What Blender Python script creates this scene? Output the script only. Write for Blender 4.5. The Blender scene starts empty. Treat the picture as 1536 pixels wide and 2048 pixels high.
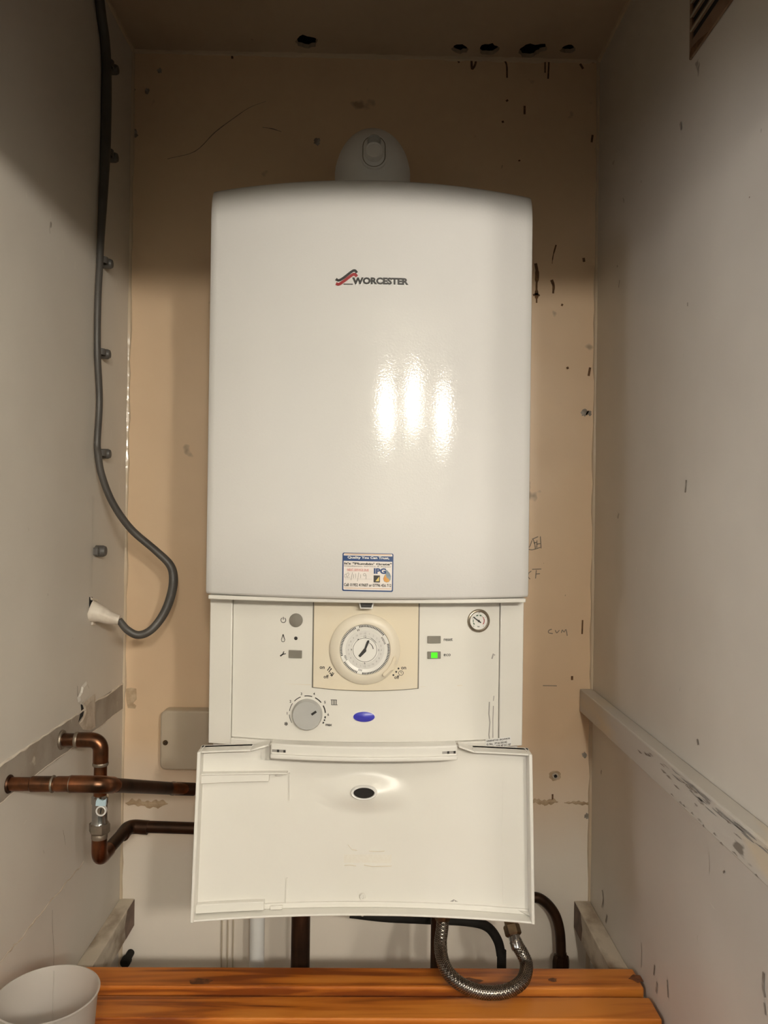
import bpy, bmesh, math, random
from mathutils import Vector, Matrix
random.seed(7)
C = bpy.context.scene.collection
sc = bpy.context.scene
# ------------------------------------------------------------------ camera
Z0 = 1.45                                   # camera height above the room floor
F = 1538.0                                  # focal length in pixels of the 1536x2048 frame
YAW, PITCH, ROLL = 0.0158, 0.0056, 0.0129
CAM = Vector((0, -1.2884, Z0))
fw = Vector((math.sin(YAW)*math.cos(PITCH), math.cos(YAW)*math.cos(PITCH), math.sin(PITCH)))
_r = Vector((math.cos(YAW), -math.sin(YAW), 0)); _u = _r.cross(fw)
rt = _r*math.cos(ROLL)+_u*math.sin(ROLL); up = -_r*math.sin(ROLL)+_u*math.cos(ROLL)
cd = bpy.data.cameras.new('camera'); cam = bpy.data.objects.new('camera', cd); C.objects.link(cam)
cd.sensor_fit = 'VERTICAL'; cd.sensor_height = 36.0; cd.lens = F/2048*36.0; cd.clip_start = 0.02
M = Matrix((rt, up, -fw)).transposed().to_4x4(); M.translation = CAM
cam.matrix_world = M
sc.camera = cam
sc.view_settings.view_transform = 'Standard'; sc.view_settings.look = 'None'
sc.view_settings.exposure = 0.0; sc.view_settings.gamma = 1.0; sc.view_settings.use_curve_mapping = False
w = bpy.data.worlds.new('world'); sc.world = w; w.use_nodes = True
w.node_tree.nodes['Background'].inputs[0].default_value = (0.5, 0.5, 0.55, 1)
w.node_tree.nodes['Background'].inputs[1].default_value = 0.02
# daylight through the window of the room, left of the cupboard opening
ld = bpy.data.lights.new('window_daylight', 'AREA'); lo = bpy.data.objects.new('window_daylight', ld); C.objects.link(lo)
ld.shape = 'RECTANGLE'; ld.size = 0.55; ld.size_y = 0.86; ld.energy = 15.5; ld.color = (1.0, 0.98, 1.0)
lo.location = (-1.555, -1.83, Z0+0.22); lo.rotation_euler = (0, math.radians(-90), 0)
LAMP_W = (34.5, 36.0, 26.0)                  # the three bulbs of the wall lamp
LAMP_COL = (1.0, 0.93, 0.81)
LAMPS = [(0.20, -2.22, 0.390), (0.56, -2.22, 0.430), (1.00, -2.22, 0.395)]

def at(px, py, y):                           # photo pixel -> point on the upright plane at distance y from the back wall
    d = fw*F + rt*(px-768) - up*(py-1024)
    return CAM + d*((y-CAM.y)/d.y)
def atx(px, py, x):                          # ... on a plane parallel to the side walls
    d = fw*F + rt*(px-768) - up*(py-1024)
    return CAM + d*((x-CAM.x)/d.x)
def atz(px, py, z):
    d = fw*F + rt*(px-768) - up*(py-1024)
    return CAM + d*((z-CAM.z)/d.z)

XL, XR, ZC = -0.4097, 0.3742, Z0+0.773       # cupboard side walls and ceiling
YO = -0.79                                   # plane of the cupboard opening
ZS = Z0-0.622                                # top of the slatted shelf
XO = -0.004                                  # boiler centre

# ------------------------------------------------------------------ materials
def mat(name, col, rough=0.5, metal=0.0, col2=None, scale=20, mixlo=0.4, mixhi=0.7, bump=0.0, bscale=60, spec=0.5,
        emit=None, estr=0, specks=None, detail=4, stretch=None, coat=0, bdist=0.002):
    m = bpy.data.materials.new(name); m.use_nodes = True
    nt = m.node_tree; b = nt.nodes['Principled BSDF']
    b.inputs['Base Color'].default_value = (*col, 1); b.inputs['Roughness'].default_value = rough
    b.inputs['Metallic'].default_value = metal; b.inputs['Specular IOR Level'].default_value = spec
    b.inputs['Coat Weight'].default_value = coat
    tc = nt.nodes.new('ShaderNodeTexCoord'); src = tc.outputs['Object']
    if stretch:
        mp = nt.nodes.new('ShaderNodeMapping'); mp.inputs['Scale'].default_value = stretch
        nt.links.new(src, mp.inputs[0]); src = mp.outputs[0]
    cur = None
    if col2:
        n = nt.nodes.new('ShaderNodeTexNoise'); n.inputs['Scale'].default_value = scale; n.inputs['Detail'].default_value = detail
        nt.links.new(src, n.inputs['Vector'])
        r = nt.nodes.new('ShaderNodeValToRGB'); r.color_ramp.elements[0].position = mixlo; r.color_ramp.elements[1].position = mixhi
        r.color_ramp.elements[0].color = (*col, 1); r.color_ramp.elements[1].color = (*col2, 1)
        nt.links.new(n.outputs['Fac'], r.inputs[0]); cur = r.outputs[0]
    for (scol, sscale, thr, wid) in (specks or []):
        n = nt.nodes.new('ShaderNodeTexNoise'); n.inputs['Scale'].default_value = sscale; n.inputs['Detail'].default_value = 3
        nt.links.new(src, n.inputs['Vector'])
        r = nt.nodes.new('ShaderNodeMapRange'); r.inputs[1].default_value = thr; r.inputs[2].default_value = thr+wid
        nt.links.new(n.outputs['Fac'], r.inputs[0])
        x = nt.nodes.new('ShaderNodeMix'); x.data_type = 'RGBA'
        nt.links.new(r.outputs[0], x.inputs[0])
        if cur: nt.links.new(cur, x.inputs[6])
        else: x.inputs[6].default_value = (*col, 1)
        x.inputs[7].default_value = (*scol, 1); cur = x.outputs[2]
    if cur: nt.links.new(cur, b.inputs['Base Color'])
    if bump:
        n = nt.nodes.new('ShaderNodeTexNoise'); n.inputs['Scale'].default_value = bscale; n.inputs['Detail'].default_value = 3
        nt.links.new(src, n.inputs['Vector'])
        bp = nt.nodes.new('ShaderNodeBump'); bp.inputs['Strength'].default_value = bump; bp.inputs['Distance'].default_value = bdist
        nt.links.new(n.outputs['Fac'], bp.inputs['Height']); nt.links.new(bp.outputs[0], b.inputs['Normal'])
    if emit:
        b.inputs['Emission Color'].default_value = (*emit, 1); b.inputs['Emission Strength'].default_value = estr
    return m

M_ = {}
M_['back'] = mat('cream wall paint', (0.76, 0.565, 0.375), 0.34, col2=(0.70, 0.515, 0.34), scale=5, bump=0.25, bscale=14, bdist=0.006,
                 specks=[((0.40, 0.29, 0.19), 17, 0.68, 0.05), ((0.14, 0.09, 0.05), 60, 0.755, 0.03)])
M_['side'] = mat('grey white wall paint', (0.655, 0.61, 0.545), 0.45, col2=(0.595, 0.55, 0.49), scale=4, bump=0.22, bscale=12, bdist=0.006,
                 specks=[((0.30, 0.26, 0.22), 34, 0.735, 0.04)])
M_['ceil'] = mat('stained ceiling paint', (0.50, 0.40, 0.29), 0.5, col2=(0.42, 0.33, 0.23), scale=6, bump=0.3, bscale=16, bdist=0.006,
                 specks=[((0.16, 0.10, 0.06), 40, 0.72, 0.04)])
M_['bead'] = mat('glossy paint bead', (0.60, 0.49, 0.36), 0.16, bump=0.5, bscale=40, bdist=0.003)
M_['room'] = mat('dark room wall paint', (0.13, 0.12, 0.105), 0.6, col2=(0.12, 0.11, 0.095), scale=3)
M_['roomw'] = mat('pale room wall paint', (0.27, 0.27, 0.235), 0.6, col2=(0.255, 0.255, 0.225), scale=3)
M_['roomc'] = mat('white ceiling paint', (0.66, 0.65, 0.61), 0.7, col2=(0.64, 0.63, 0.59), scale=3)
M_['floor'] = mat('dark carpet floor', (0.07, 0.055, 0.042), 0.9, col2=(0.055, 0.043, 0.033), scale=200)
M_['dark'] = mat('dark void', (0.012, 0.010, 0.009), 0.9, col2=(0.006, 0.005, 0.005), scale=30)  # near-black colour stands in for the shade inside holes
M_['enamel'] = mat('white enamel', (0.715, 0.70, 0.685), 0.075, col2=(0.70, 0.685, 0.67), scale=3, bump=0.10, bscale=430, spec=0.4, bdist=0.001)
M_['plastic'] = mat('cream plastic', (0.74, 0.715, 0.665), 0.30, col2=(0.72, 0.695, 0.64), scale=9, bump=0.03, bscale=500, bdist=0.0006)
M_['module'] = mat('yellowed plastic', (0.72, 0.635, 0.49), 0.36, col2=(0.73, 0.66, 0.545), scale=14)
M_['ring'] = mat('yellowed ring plastic', (0.71, 0.64, 0.52), 0.4, col2=(0.72, 0.655, 0.55), scale=20)
M_['dial'] = mat('white dial', (0.78, 0.76, 0.72), 0.35, col2=(0.74, 0.72, 0.68), scale=40)
M_['dial2'] = mat('pale grey dial ring', (0.65, 0.63, 0.60), 0.4, col2=(0.68, 0.66, 0.63), scale=300)
M_['ink'] = mat('black print', (0.018, 0.016, 0.015), 0.5, col2=(0.03, 0.027, 0.025), scale=80)
M_['softink'] = mat('grey print', (0.30, 0.28, 0.26), 0.5, col2=(0.36, 0.34, 0.32), scale=80)
M_['btn'] = mat('grey button', (0.20, 0.185, 0.155), 0.4, col2=(0.22, 0.20, 0.17), scale=60)
M_['knob'] = mat('light grey knob', (0.43, 0.425, 0.41), 0.35, col2=(0.46, 0.455, 0.44), scale=40)
M_['green'] = mat('lit green lamp', (0.05, 0.5, 0.02), 0.3, emit=(0.07, 0.8, 0.01), estr=0.9)
M_['blue'] = mat('blue badge', (0.045, 0.045, 0.42), 0.3, col2=(0.06, 0.06, 0.48), scale=60)
M_['white'] = mat('white plastic', (0.80, 0.79, 0.77), 0.35, col2=(0.77, 0.76, 0.74), scale=30)
M_['chrome'] = mat('chrome', (0.50, 0.50, 0.50), 0.18, 1.0, col2=(0.38, 0.38, 0.38), scale=40)
M_['copper'] = mat('tarnished copper', (0.30, 0.115, 0.052), 0.30, 1.0, col2=(0.085, 0.05, 0.032), scale=30, mixlo=0.36, mixhi=0.62, bump=0.15, bscale=50)
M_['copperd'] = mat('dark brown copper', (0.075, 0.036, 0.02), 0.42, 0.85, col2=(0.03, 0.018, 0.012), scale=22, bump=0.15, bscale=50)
M_['solder'] = mat('dull solder', (0.30, 0.25, 0.20), 0.5, 0.8, col2=(0.20, 0.17, 0.13), scale=60)
M_['brass'] = mat('tarnished brass', (0.30, 0.21, 0.12), 0.32, 1.0, col2=(0.16, 0.11, 0.07), scale=50)
M_['steel'] = mat('braided steel', (0.42, 0.38, 0.33), 0.28, 1.0, col2=(0.26, 0.23, 0.2), scale=60)
M_['rubber'] = mat('dark hose core', (0.016, 0.014, 0.012), 0.75, col2=(0.022, 0.019, 0.016), scale=60, spec=0.2)
M_['cable'] = mat('grey cable sheath', (0.078, 0.070, 0.062), 0.45, col2=(0.062, 0.055, 0.049), scale=30)
M_['clip'] = mat('grey cable clip', (0.10, 0.092, 0.085), 0.5, col2=(0.085, 0.078, 0.07), scale=60)
M_['plaster'] = mat('bare plaster', (0.55, 0.47, 0.38), 0.8, col2=(0.42, 0.34, 0.26), scale=60, bump=0.7, bscale=120)
M_['strip'] = mat('bare grey strip', (0.36, 0.315, 0.265), 0.7, col2=(0.27, 0.225, 0.18), scale=22, bump=0.3, bscale=60, specks=[((0.5, 0.44, 0.37), 30, 0.64, 0.05)])
M_['scar'] = mat('brown scar', (0.44, 0.31, 0.19), 0.7, col2=(0.60, 0.46, 0.31), scale=70, bump=0.6, bscale=120)
M_['ridge'] = mat('torn paint edge', (0.70, 0.63, 0.54), 0.5, col2=(0.58, 0.50, 0.42), scale=60, bump=0.3, bscale=120)
M_['rust'] = mat('rust stain', (0.10, 0.045, 0.018), 0.8, col2=(0.20, 0.10, 0.04), scale=120)
M_['scuff'] = mat('dark scuff', (0.24, 0.205, 0.17), 0.8, col2=(0.40, 0.355, 0.305), scale=90, mixlo=0.45, mixhi=0.6)
M_['worn'] = mat('worn grey wood', (0.30, 0.28, 0.255), 0.7, col2=(0.20, 0.185, 0.165), scale=120)
M_['scuffw'] = mat('pale scuff', (0.72, 0.68, 0.60), 0.3, col2=(0.65, 0.6, 0.53), scale=90)
M_['pencil'] = mat('pencil line', (0.20, 0.16, 0.12), 0.6, col2=(0.30, 0.24, 0.18), scale=200)
M_['batten'] = mat('painted batten', (0.56, 0.52, 0.465), 0.5, col2=(0.50, 0.455, 0.40), scale=10, bump=0.35, bscale=60, stretch=(1, 0.25, 1),
                   specks=[((0.22, 0.19, 0.16), 46, 0.735, 0.03), ((0.62, 0.53, 0.40), 12, 0.6, 0.08)])
M_['bearer'] = mat('scuffed painted bearer', (0.60, 0.53, 0.43), 0.6, col2=(0.26, 0.19, 0.13), scale=22, mixlo=0.46, mixhi=0.66, bump=0.5, bscale=90, stretch=(1, 0.6, 1))
M_['bearer_end'] = mat('bare end grain', (0.20, 0.13, 0.095), 0.7, col2=(0.13, 0.085, 0.06), scale=60, bump=0.4, bscale=120)
def wood(name, c1, c2, c3):
    m = mat(name, c1, 0.34, coat=0.15)
    nt = m.node_tree; b = nt.nodes['Principled BSDF']
    tc = nt.nodes.new('ShaderNodeTexCoord'); mp = nt.nodes.new('ShaderNodeMapping'); mp.inputs['Scale'].default_value = (1.6, 22, 22)
    oi = nt.nodes.new('ShaderNodeObjectInfo'); ad = nt.nodes.new('ShaderNodeVectorMath'); ad.operation = 'ADD'
    nt.links.new(tc.outputs['Object'], mp.inputs[0]); nt.links.new(mp.outputs[0], ad.inputs[0]); nt.links.new(oi.outputs['Random'], ad.inputs[1])
    n = nt.nodes.new('ShaderNodeTexNoise'); n.inputs['Scale'].default_value = 2.2; n.inputs['Detail'].default_value = 6; n.inputs['Distortion'].default_value = 0.6
    nt.links.new(ad.outputs[0], n.inputs['Vector'])
    r = nt.nodes.new('ShaderNodeValToRGB'); e = r.color_ramp.elements
    e[0].position = 0.38; e[0].color = (*c2, 1); e[1].position = 0.62; e[1].color = (*c3, 1)
    k = e.new(0.48); k.color = (*c1, 1)
    nt.links.new(n.outputs['Fac'], r.inputs[0]); nt.links.new(r.outputs[0], b.inputs['Base Color'])
    bp = nt.nodes.new('ShaderNodeBump'); bp.inputs['Strength'].default_value = 0.15; bp.inputs['Distance'].default_value = 0.001
    nt.links.new(n.outputs['Fac'], bp.inputs['Height']); nt.links.new(bp.outputs[0], b.inputs['Normal'])
    return m
M_['wood'] = wood('orange stained pine', (0.52, 0.15, 0.018), (0.24, 0.055, 0.008), (0.66, 0.23, 0.036))
M_['knot'] = mat('pine knot', (0.10, 0.03, 0.010), 0.4, col2=(0.30, 0.10, 0.03), scale=90)
M_['vent'] = mat('brown painted vent', (0.21, 0.135, 0.085), 0.5, col2=(0.13, 0.06, 0.03), scale=30, mixlo=0.5, mixhi=0.7)
M_['vente'] = mat('pale worn louvre edge', (0.40, 0.36, 0.27), 0.5, col2=(0.3, 0.26, 0.18), scale=40)
M_['boxcover'] = mat('beige moulded cover', (0.52, 0.44, 0.335), 0.38, col2=(0.49, 0.41, 0.31), scale=20)
M_['navy'] = mat('navy print', (0.008, 0.045, 0.16), 0.4, col2=(0.012, 0.05, 0.18), scale=100)
M_['red'] = mat('red print', (0.33, 0.02, 0.025), 0.4, col2=(0.30, 0.02, 0.02), scale=100)
M_['pink'] = mat('faded red print', (0.62, 0.22, 0.20), 0.4, col2=(0.66, 0.26, 0.24), scale=100)
M_['paper'] = mat('sticker paper', (0.80, 0.74, 0.70), 0.3, col2=(0.77, 0.71, 0.67), scale=60)
M_['orange'] = mat('orange print', (0.66, 0.27, 0.05), 0.4, col2=(0.60, 0.36, 0.10), scale=160)
M_['tan'] = mat('tan print', (0.58, 0.33, 0.17), 0.4, col2=(0.64, 0.40, 0.24), scale=160)
M_['gold'] = mat('yellow print', (0.70, 0.52, 0.12), 0.4, col2=(0.74, 0.58, 0.2), scale=160)
M_['dropgrey'] = mat('grey blue print', (0.17, 0.22, 0.27), 0.4, col2=(0.26, 0.31, 0.35), scale=160)
M_['gaugerim'] = mat('bronze bezel', (0.30, 0.25, 0.19), 0.3, 0.8, col2=(0.38, 0.33, 0.26), scale=60)
M_['greenp'] = mat('dark green print', (0.03, 0.10, 0.05), 0.5, col2=(0.04, 0.13, 0.07), scale=100)
M_['lampw'] = mat('white lamp metal', (0.7, 0.68, 0.63), 0.4, col2=(0.68, 0.66, 0.6), scale=20)
def frosted():
    m = mat('frosted white plastic', (0.66, 0.615, 0.565), 0.42, col2=(0.62, 0.575, 0.53), scale=12)
    nt = m.node_tree; b = nt.nodes['Principled BSDF']; o = nt.nodes['Material Output']
    t = nt.nodes.new('ShaderNodeBsdfTranslucent'); t.inputs[0].default_value = (0.66, 0.64, 0.62, 1)
    x = nt.nodes.new('ShaderNodeMixShader'); x.inputs[0].default_value = 0.35
    nt.links.new(b.outputs[0], x.inputs[1]); nt.links.new(t.outputs[0], x.inputs[2])
    tr = nt.nodes.new('ShaderNodeBsdfTransparent'); y = nt.nodes.new('ShaderNodeMixShader'); y.inputs[0].default_value = 0.25
    nt.links.new(x.outputs[0], y.inputs[1]); nt.links.new(tr.outputs[0], y.inputs[2]); nt.links.new(y.outputs[0], o.inputs[0])
    return m
M_['frost'] = frosted()

def two_tone(m, col, zc, wid):                # paler coat of paint on the lower wall, with a wandering edge
    nt = m.node_tree; b = nt.nodes['Principled BSDF']; lk = b.inputs['Base Color'].links[0]; src = lk.from_socket
    tc = nt.nodes.new('ShaderNodeTexCoord'); sp = nt.nodes.new('ShaderNodeSeparateXYZ'); nt.links.new(tc.outputs['Object'], sp.inputs[0])
    n = nt.nodes.new('ShaderNodeTexNoise'); n.inputs['Scale'].default_value = 9; nt.links.new(tc.outputs['Object'], n.inputs['Vector'])
    ma = nt.nodes.new('ShaderNodeMath'); ma.operation = 'MULTIPLY_ADD'; ma.inputs[1].default_value = 0.12; nt.links.new(n.outputs['Fac'], ma.inputs[0]); nt.links.new(sp.outputs['Z'], ma.inputs[2])
    r = nt.nodes.new('ShaderNodeMapRange'); r.inputs[1].default_value = zc+.06+wid; r.inputs[2].default_value = zc+.06-wid; nt.links.new(ma.outputs[0], r.inputs[0])
    x = nt.nodes.new('ShaderNodeMix'); x.data_type = 'RGBA'; nt.links.new(r.outputs[0], x.inputs[0]); nt.links.new(src, x.inputs[6]); x.inputs[7].default_value = (*col, 1)
    nt.links.new(x.outputs[2], b.inputs['Base Color'])
two_tone(M_['back'], (0.85, 0.77, 0.675), Z0-.47, .10)

# ------------------------------------------------------------------ mesh helpers
_fc = {}
def text_mesh(s, offset=0.0):
    k = (s, offset)
    if k in _fc: return _fc[k]
    cu = bpy.data.curves.new('t', 'FONT'); cu.body = s; cu.size = 1; cu.offset = offset; cu.resolution_u = 3
    ob = bpy.data.objects.new('t', cu); C.objects.link(ob)
    dg = bpy.context.evaluated_depsgraph_get(); me = ob.evaluated_get(dg).to_mesh()
    v = [tuple(x.co) for x in me.vertices]; f = [tuple(p.vertices) for p in me.polygons]
    ob.evaluated_get(dg).to_mesh_clear(); bpy.data.objects.remove(ob); bpy.data.curves.remove(cu)
    xs = [a[0] for a in v]; ys = [a[1] for a in v]
    x0, x1, y0, y1 = min(xs), max(xs), min(ys), max(ys)
    v = [((a[0]-x0)/(x1-x0), (a[1]-y0)/(y1-y0)) for a in v]
    _fc[k] = (v, f, (x1-x0)/(y1-y0)); return _fc[k]

class MB:
    def __init__(s): s.v = []; s.f = []; s.T = None
    def add(s, vs, fs, T=None):
        T = T or s.T; b = len(s.v)
        s.v += [Vector(T(*p)) if T else Vector(p) for p in vs]
        s.f += [tuple(b+i for i in q) for q in fs]; return s
    def box(s, x0, x1, y0, y1, z0, z1, T=None, nx=1):
        vs = []; fs = []
        for i in range(nx+1):
            x = x0+(x1-x0)*i/nx
            vs += [(x, y0, z0), (x, y1, z0), (x, y1, z1), (x, y0, z1)]
        for i in range(nx):
            a = 4*i; b = a+4
            for k in range(4): fs.append((a+k, a+(k+1) % 4, b+(k+1) % 4, b+k))
        fs += [(3, 2, 1, 0), (4*nx, 4*nx+1, 4*nx+2, 4*nx+3)]
        return s.add(vs, fs, T)
    def poly(s, pts, n0, n1, T=None):        # outline in (x,z), extruded along n (second coordinate)
        k = len(pts)
        vs = [(p[0], n0, p[1]) for p in pts]+[(p[0], n1, p[1]) for p in pts]
        fs = [tuple(range(k))[::-1], tuple(range(k, 2*k))]+[(i, (i+1) % k, k+(i+1) % k, k+i) for i in range(k)]
        return s.add(vs, fs, T)
    def lathe(s, prof, T, seg=40, cap=True):   # prof = (radius, height along n); local plane x,z
        vs = []; fs = []; m = len(prof)
        for i in range(seg):
            a = 2*math.pi*i/seg
            for r, n in prof: vs.append((r*math.cos(a), n, r*math.sin(a)))
        for i in range(seg):
            j = (i+1) % seg
            for k in range(m-1): fs.append((i*m+k, j*m+k, j*m+k+1, i*m+k+1))
        if cap:
            if prof[0][0] > 1e-6: fs.append(tuple(i*m for i in range(seg))[::-1])
            if prof[-1][0] > 1e-6: fs.append(tuple(i*m+m-1 for i in range(seg)))
        return s.add(vs, fs, T)
    def text(s, st, x, z, h, n, width=None, offset=0.0, T=None, rot=0, anchor='l'):
        v, f, asp = text_mesh(st, offset); wd = width or h*asp
        dx = {'l': 0, 'c': -wd/2, 'r': -wd}[anchor]; c, q = math.cos(rot), math.sin(rot)
        return s.add([(x+(a*wd+dx)*c-b*h*q, n, z+(a*wd+dx)*q+b*h*c) for a, b in v], f, T)
    def stroke(s, pts, wd, n, T=None):       # ribbon in local (x,z)
        vs = []; fs = []
        for i, p in enumerate(pts):
            a = pts[max(0, i-1)]; b = pts[min(len(pts)-1, i+1)]
            dx, dz = b[0]-a[0], b[1]-a[1]; l = math.hypot(dx, dz) or 1
            ww = wd[i] if isinstance(wd, (list, tuple)) else wd
            ox, oz = -dz/l*ww/2, dx/l*ww/2
            vs += [(p[0]+ox, n, p[1]+oz), (p[0]-ox, n, p[1]-oz)]
            if i: fs.append((2*i-2, 2*i-1, 2*i+1, 2*i))
        return s.add(vs, fs, T)
    def tube(s, pts, r, seg=16, cap=True, flat=1.0):
        pts = [Vector(p) for p in pts]; n = len(pts)
        rs = r if isinstance(r, (list, tuple)) else [r]*n
        tg = [(pts[min(n-1, i+1)]-pts[max(0, i-1)]).normalized() for i in range(n)]
        u = tg[0].orthogonal().normalized(); vs = []; fs = []
        for i in range(n):
            u = (u-tg[i]*u.dot(tg[i])).normalized(); q = tg[i].cross(u)
            for k in range(seg):
                a = 2*math.pi*k/seg; vs.append(pts[i]+(u*math.cos(a)+q*math.sin(a)*flat)*rs[i])
        for i in range(n-1):
            for k in range(seg):
                j = (k+1) % seg; fs.append((i*seg+k, i*seg+j, (i+1)*seg+j, (i+1)*seg+k))
        if cap: fs += [tuple(range(seg))[::-1], tuple(range((n-1)*seg, n*seg))]
        b = len(s.v); s.v += vs; s.f += [tuple(b+i for i in q) for q in fs]; return s

def spline(pts, sub=8):
    pts = [Vector(p) for p in pts]; P = [pts[0]*2-pts[1]]+pts+[pts[-1]*2-pts[-2]]; out = []
    for i in range(1, len(P)-2):
        for k in range(sub):
            t = k/sub; a, b, c, d = P[i-1], P[i], P[i+1], P[i+2]
            out.append(0.5*((2*b)+(c-a)*t+(2*a-5*b+4*c-d)*t*t+(3*b-a-3*c+d)*t**3))
    out.append(pts[-1]); return out
def fillet(pts, r, sub=8):
    pts = [Vector(p) for p in pts]; out = [pts[0]]
    for i in range(1, len(pts)-1):
        a = (pts[i-1]-pts[i]); b = (pts[i+1]-pts[i])
        rr = min(r, a.length*0.49, b.length*0.49); p0 = pts[i]+a.normalized()*rr; p1 = pts[i]+b.normalized()*rr
        for k in range(sub+1):
            t = k/sub; out.append(p0*(1-t)**2+pts[i]*2*t*(1-t)+p1*t*t)
    out.append(pts[-1]); return out

def obj(name, mb, m, parent=None, smooth=True, bevel=0, ang=35, kind=None, segs=2):
    me = bpy.data.meshes.new(name); me.from_pydata([tuple(v) for v in mb.v], [], mb.f); me.update()
    bm = bmesh.new(); bm.from_mesh(me); bmesh.ops.recalc_face_normals(bm, faces=bm.faces); bm.to_mesh(me); bm.free()
    if smooth:
        me.polygons.foreach_set('use_smooth', [True]*len(me.polygons)); me.set_sharp_from_angle(angle=math.radians(ang))
    o = bpy.data.objects.new(name, me); C.objects.link(o); me.materials.append(M_[m] if isinstance(m, str) else m)
    if parent is not None: par(o, parent)
    if bevel:
        b = o.modifiers.new('bevel', 'BEVEL'); b.width = bevel; b.segments = segs; b.limit_method = 'ANGLE'; b.angle_limit = math.radians(40)
    if kind: o['kind'] = kind
    return o
LOC = {}
def par(o, p):
    o.parent = p; o.matrix_parent_inverse = Matrix.Translation(-LOC.get(p.name, Vector((0, 0, 0))))
def thing(name, label, cat, loc, group=None):
    o = bpy.data.objects.new(name, None); C.objects.link(o); o.location = loc; o.empty_display_size = 0.05
    LOC[o.name] = Vector(loc); return tag(o, label, cat, group)
def tag(o, label, cat, group=None):
    o['label'] = label; o['category'] = cat
    if group: o['group'] = group
    return o
def struct(name, mb, m, label=None, **k):
    o = obj(name, mb, m, kind='structure', **k)
    if label: o['label'] = label
    return o
def at_frame(P, nrm=Vector((0, -1, 0))):      # local (x, n, z) frame at a point: x right, z up, n towards the viewer
    P = Vector(P)
    return lambda x, n, z: P+Vector((x, 0, z))+nrm*n

# ------------------------------------------------------------------ the cupboard shell
T = 0.1
wall_back = struct('wall_back', MB().box(XL-T, XR+T, 0, T, 0, ZC+0.006), 'back', 'cream painted back wall of the cupboard', smooth=False)
wall_left = struct('wall_left', MB().box(XL-T, XL, YO, 0, 0, ZC+0.006), 'side', 'grey white left wall of the cupboard', smooth=False)
wall_right = struct('wall_right', MB().box(XR, XR+T, YO, 0, 0, ZC+0.006), 'side', 'grey white right wall of the cupboard', smooth=False)
struct('floor', MB().box(-2.0, 2.3, -3.4, T, -0.1, 0), 'floor', 'dark carpeted floor', smooth=False)
# ceiling slab with the five knocked-through pipe holes
def ceiling():
    o = struct('ceiling', MB().box(XL, XR, YO, 0, ZC, ZC+0.007), 'ceil', 'dark stained cupboard ceiling with broken holes', smooth=False)
    cut = MB()
    for (px, py, rx, ry) in ((612, 84, 23, 15), (920, 98, 17, 11), (978, 99, 20, 13), (1060, 102, 22, 15), (1080, 96, 14, 10), (1136, 98, 15, 10)):
        c = atz(px, py, ZC); s = (c.y-CAM.y)/F; k = 18; ring = []
        for i in range(k):
            a = 2*math.pi*i/k; j = random.uniform(0.82, 1.15)
            ring.append((c.x+math.cos(a)*rx*s*j, min(c.y+math.sin(a)*ry*s*1.45*j, -0.004)))
        vs = [(x, y, ZC-0.02) for x, y in ring]+[(x, y, ZC+0.05) for x, y in ring]
        if px == 1080:      # overlaps its neighbour: a cut of its own
            cut2 = MB().add(vs, [tuple(range(k))[::-1], tuple(range(k, 2*k))]+[(i, (i+1) % k, k+(i+1) % k, k+i) for i in range(k)])
        else:
            cut.add(vs, [tuple(range(k))[::-1], tuple(range(k, 2*k))]+[(i, (i+1) % k, k+(i+1) % k, k+i) for i in range(k)])
    for c in (cut, cut2):
        co = obj('cutter', c, 'dark', smooth=False)
        md = o.modifiers.new('holes', 'BOOLEAN'); md.object = co; md.operation = 'DIFFERENCE'; md.solver = 'EXACT'
        bpy.context.view_layer.update()
        dg = bpy.context.evaluated_depsgraph_get(); me = bpy.data.meshes.new_from_object(o.evaluated_get(dg))
        o.modifiers.clear(); o.data = me; bpy.data.objects.remove(co)
    struct('trim_6', MB().box(XL-T, XR+T, YO, T, ZC+0.085, ZC+0.12).box(XL-T, XR+T, 0.001, T, ZC+0.007, ZC+0.085).box(XL-T, XL-.001, YO, 0, ZC+0.007, ZC+0.085).box(XR+.001, XR+T, YO, 0, ZC+0.007, ZC+0.085), 'dark', 'added near-black lining for the unlit void above the ceiling', smooth=False)  # black lining added so the ceiling holes look unlit
    return o
ceil = ceiling()
# front of the cupboard: lintel and jambs, and the room behind the camera
ZL = Z0+0.388
fr = MB().box(XL, XR, YO-0.06, YO, ZL, Z0+1.02)
struct('wall_front', fr, 'room', 'wall above the cupboard opening', smooth=False)
struct('wall_front_left', MB().box(-1.95, XL, YO-0.06, YO, 0, Z0+1.02), 'room', smooth=False)
struct('wall_front_right', MB().box(XR, 2.25, YO-0.06, YO, 0, Z0+1.02), 'room', smooth=False)
struct('wall_room_back', MB().box(-2.0, 2.3, -2.56, -2.46, 0, Z0+1.02), 'roomw', smooth=False)
struct('wall_room_right', MB().box(2.2, 2.3, -2.46, YO-0.06, 0, Z0+1.02), 'room', smooth=False)
wl = MB().box(-1.65, -1.55, -2.46, YO-0.06, 0, Z0-0.08).box(-1.65, -1.55, -2.46, YO-0.06, Z0+0.52, Z0+1.02)
wl.box(-1.65, -1.55, -2.46, -2.29, Z0-0.08, Z0+0.52).box(-1.65, -1.55, -1.37, YO-0.06, Z0-0.08, Z0+0.52)
struct('wall_room_left', wl, 'room', smooth=False)
wf = MB()
for y0, y1 in ((-2.29, -2.25), (-1.41, -1.37), (-1.85, -1.81)): wf.box(-1.61, -1.56, y0, y1, Z0-0.08, Z0+0.52)
for z0, z1 in ((Z0-0.08, Z0-0.04), (Z0+0.48, Z0+0.52)): wf.box(-1.61, -1.56, -2.25, -1.41, z0, z1)
struct('window_1', wf, 'white', 'white window frame of the room', smooth=False)
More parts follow.
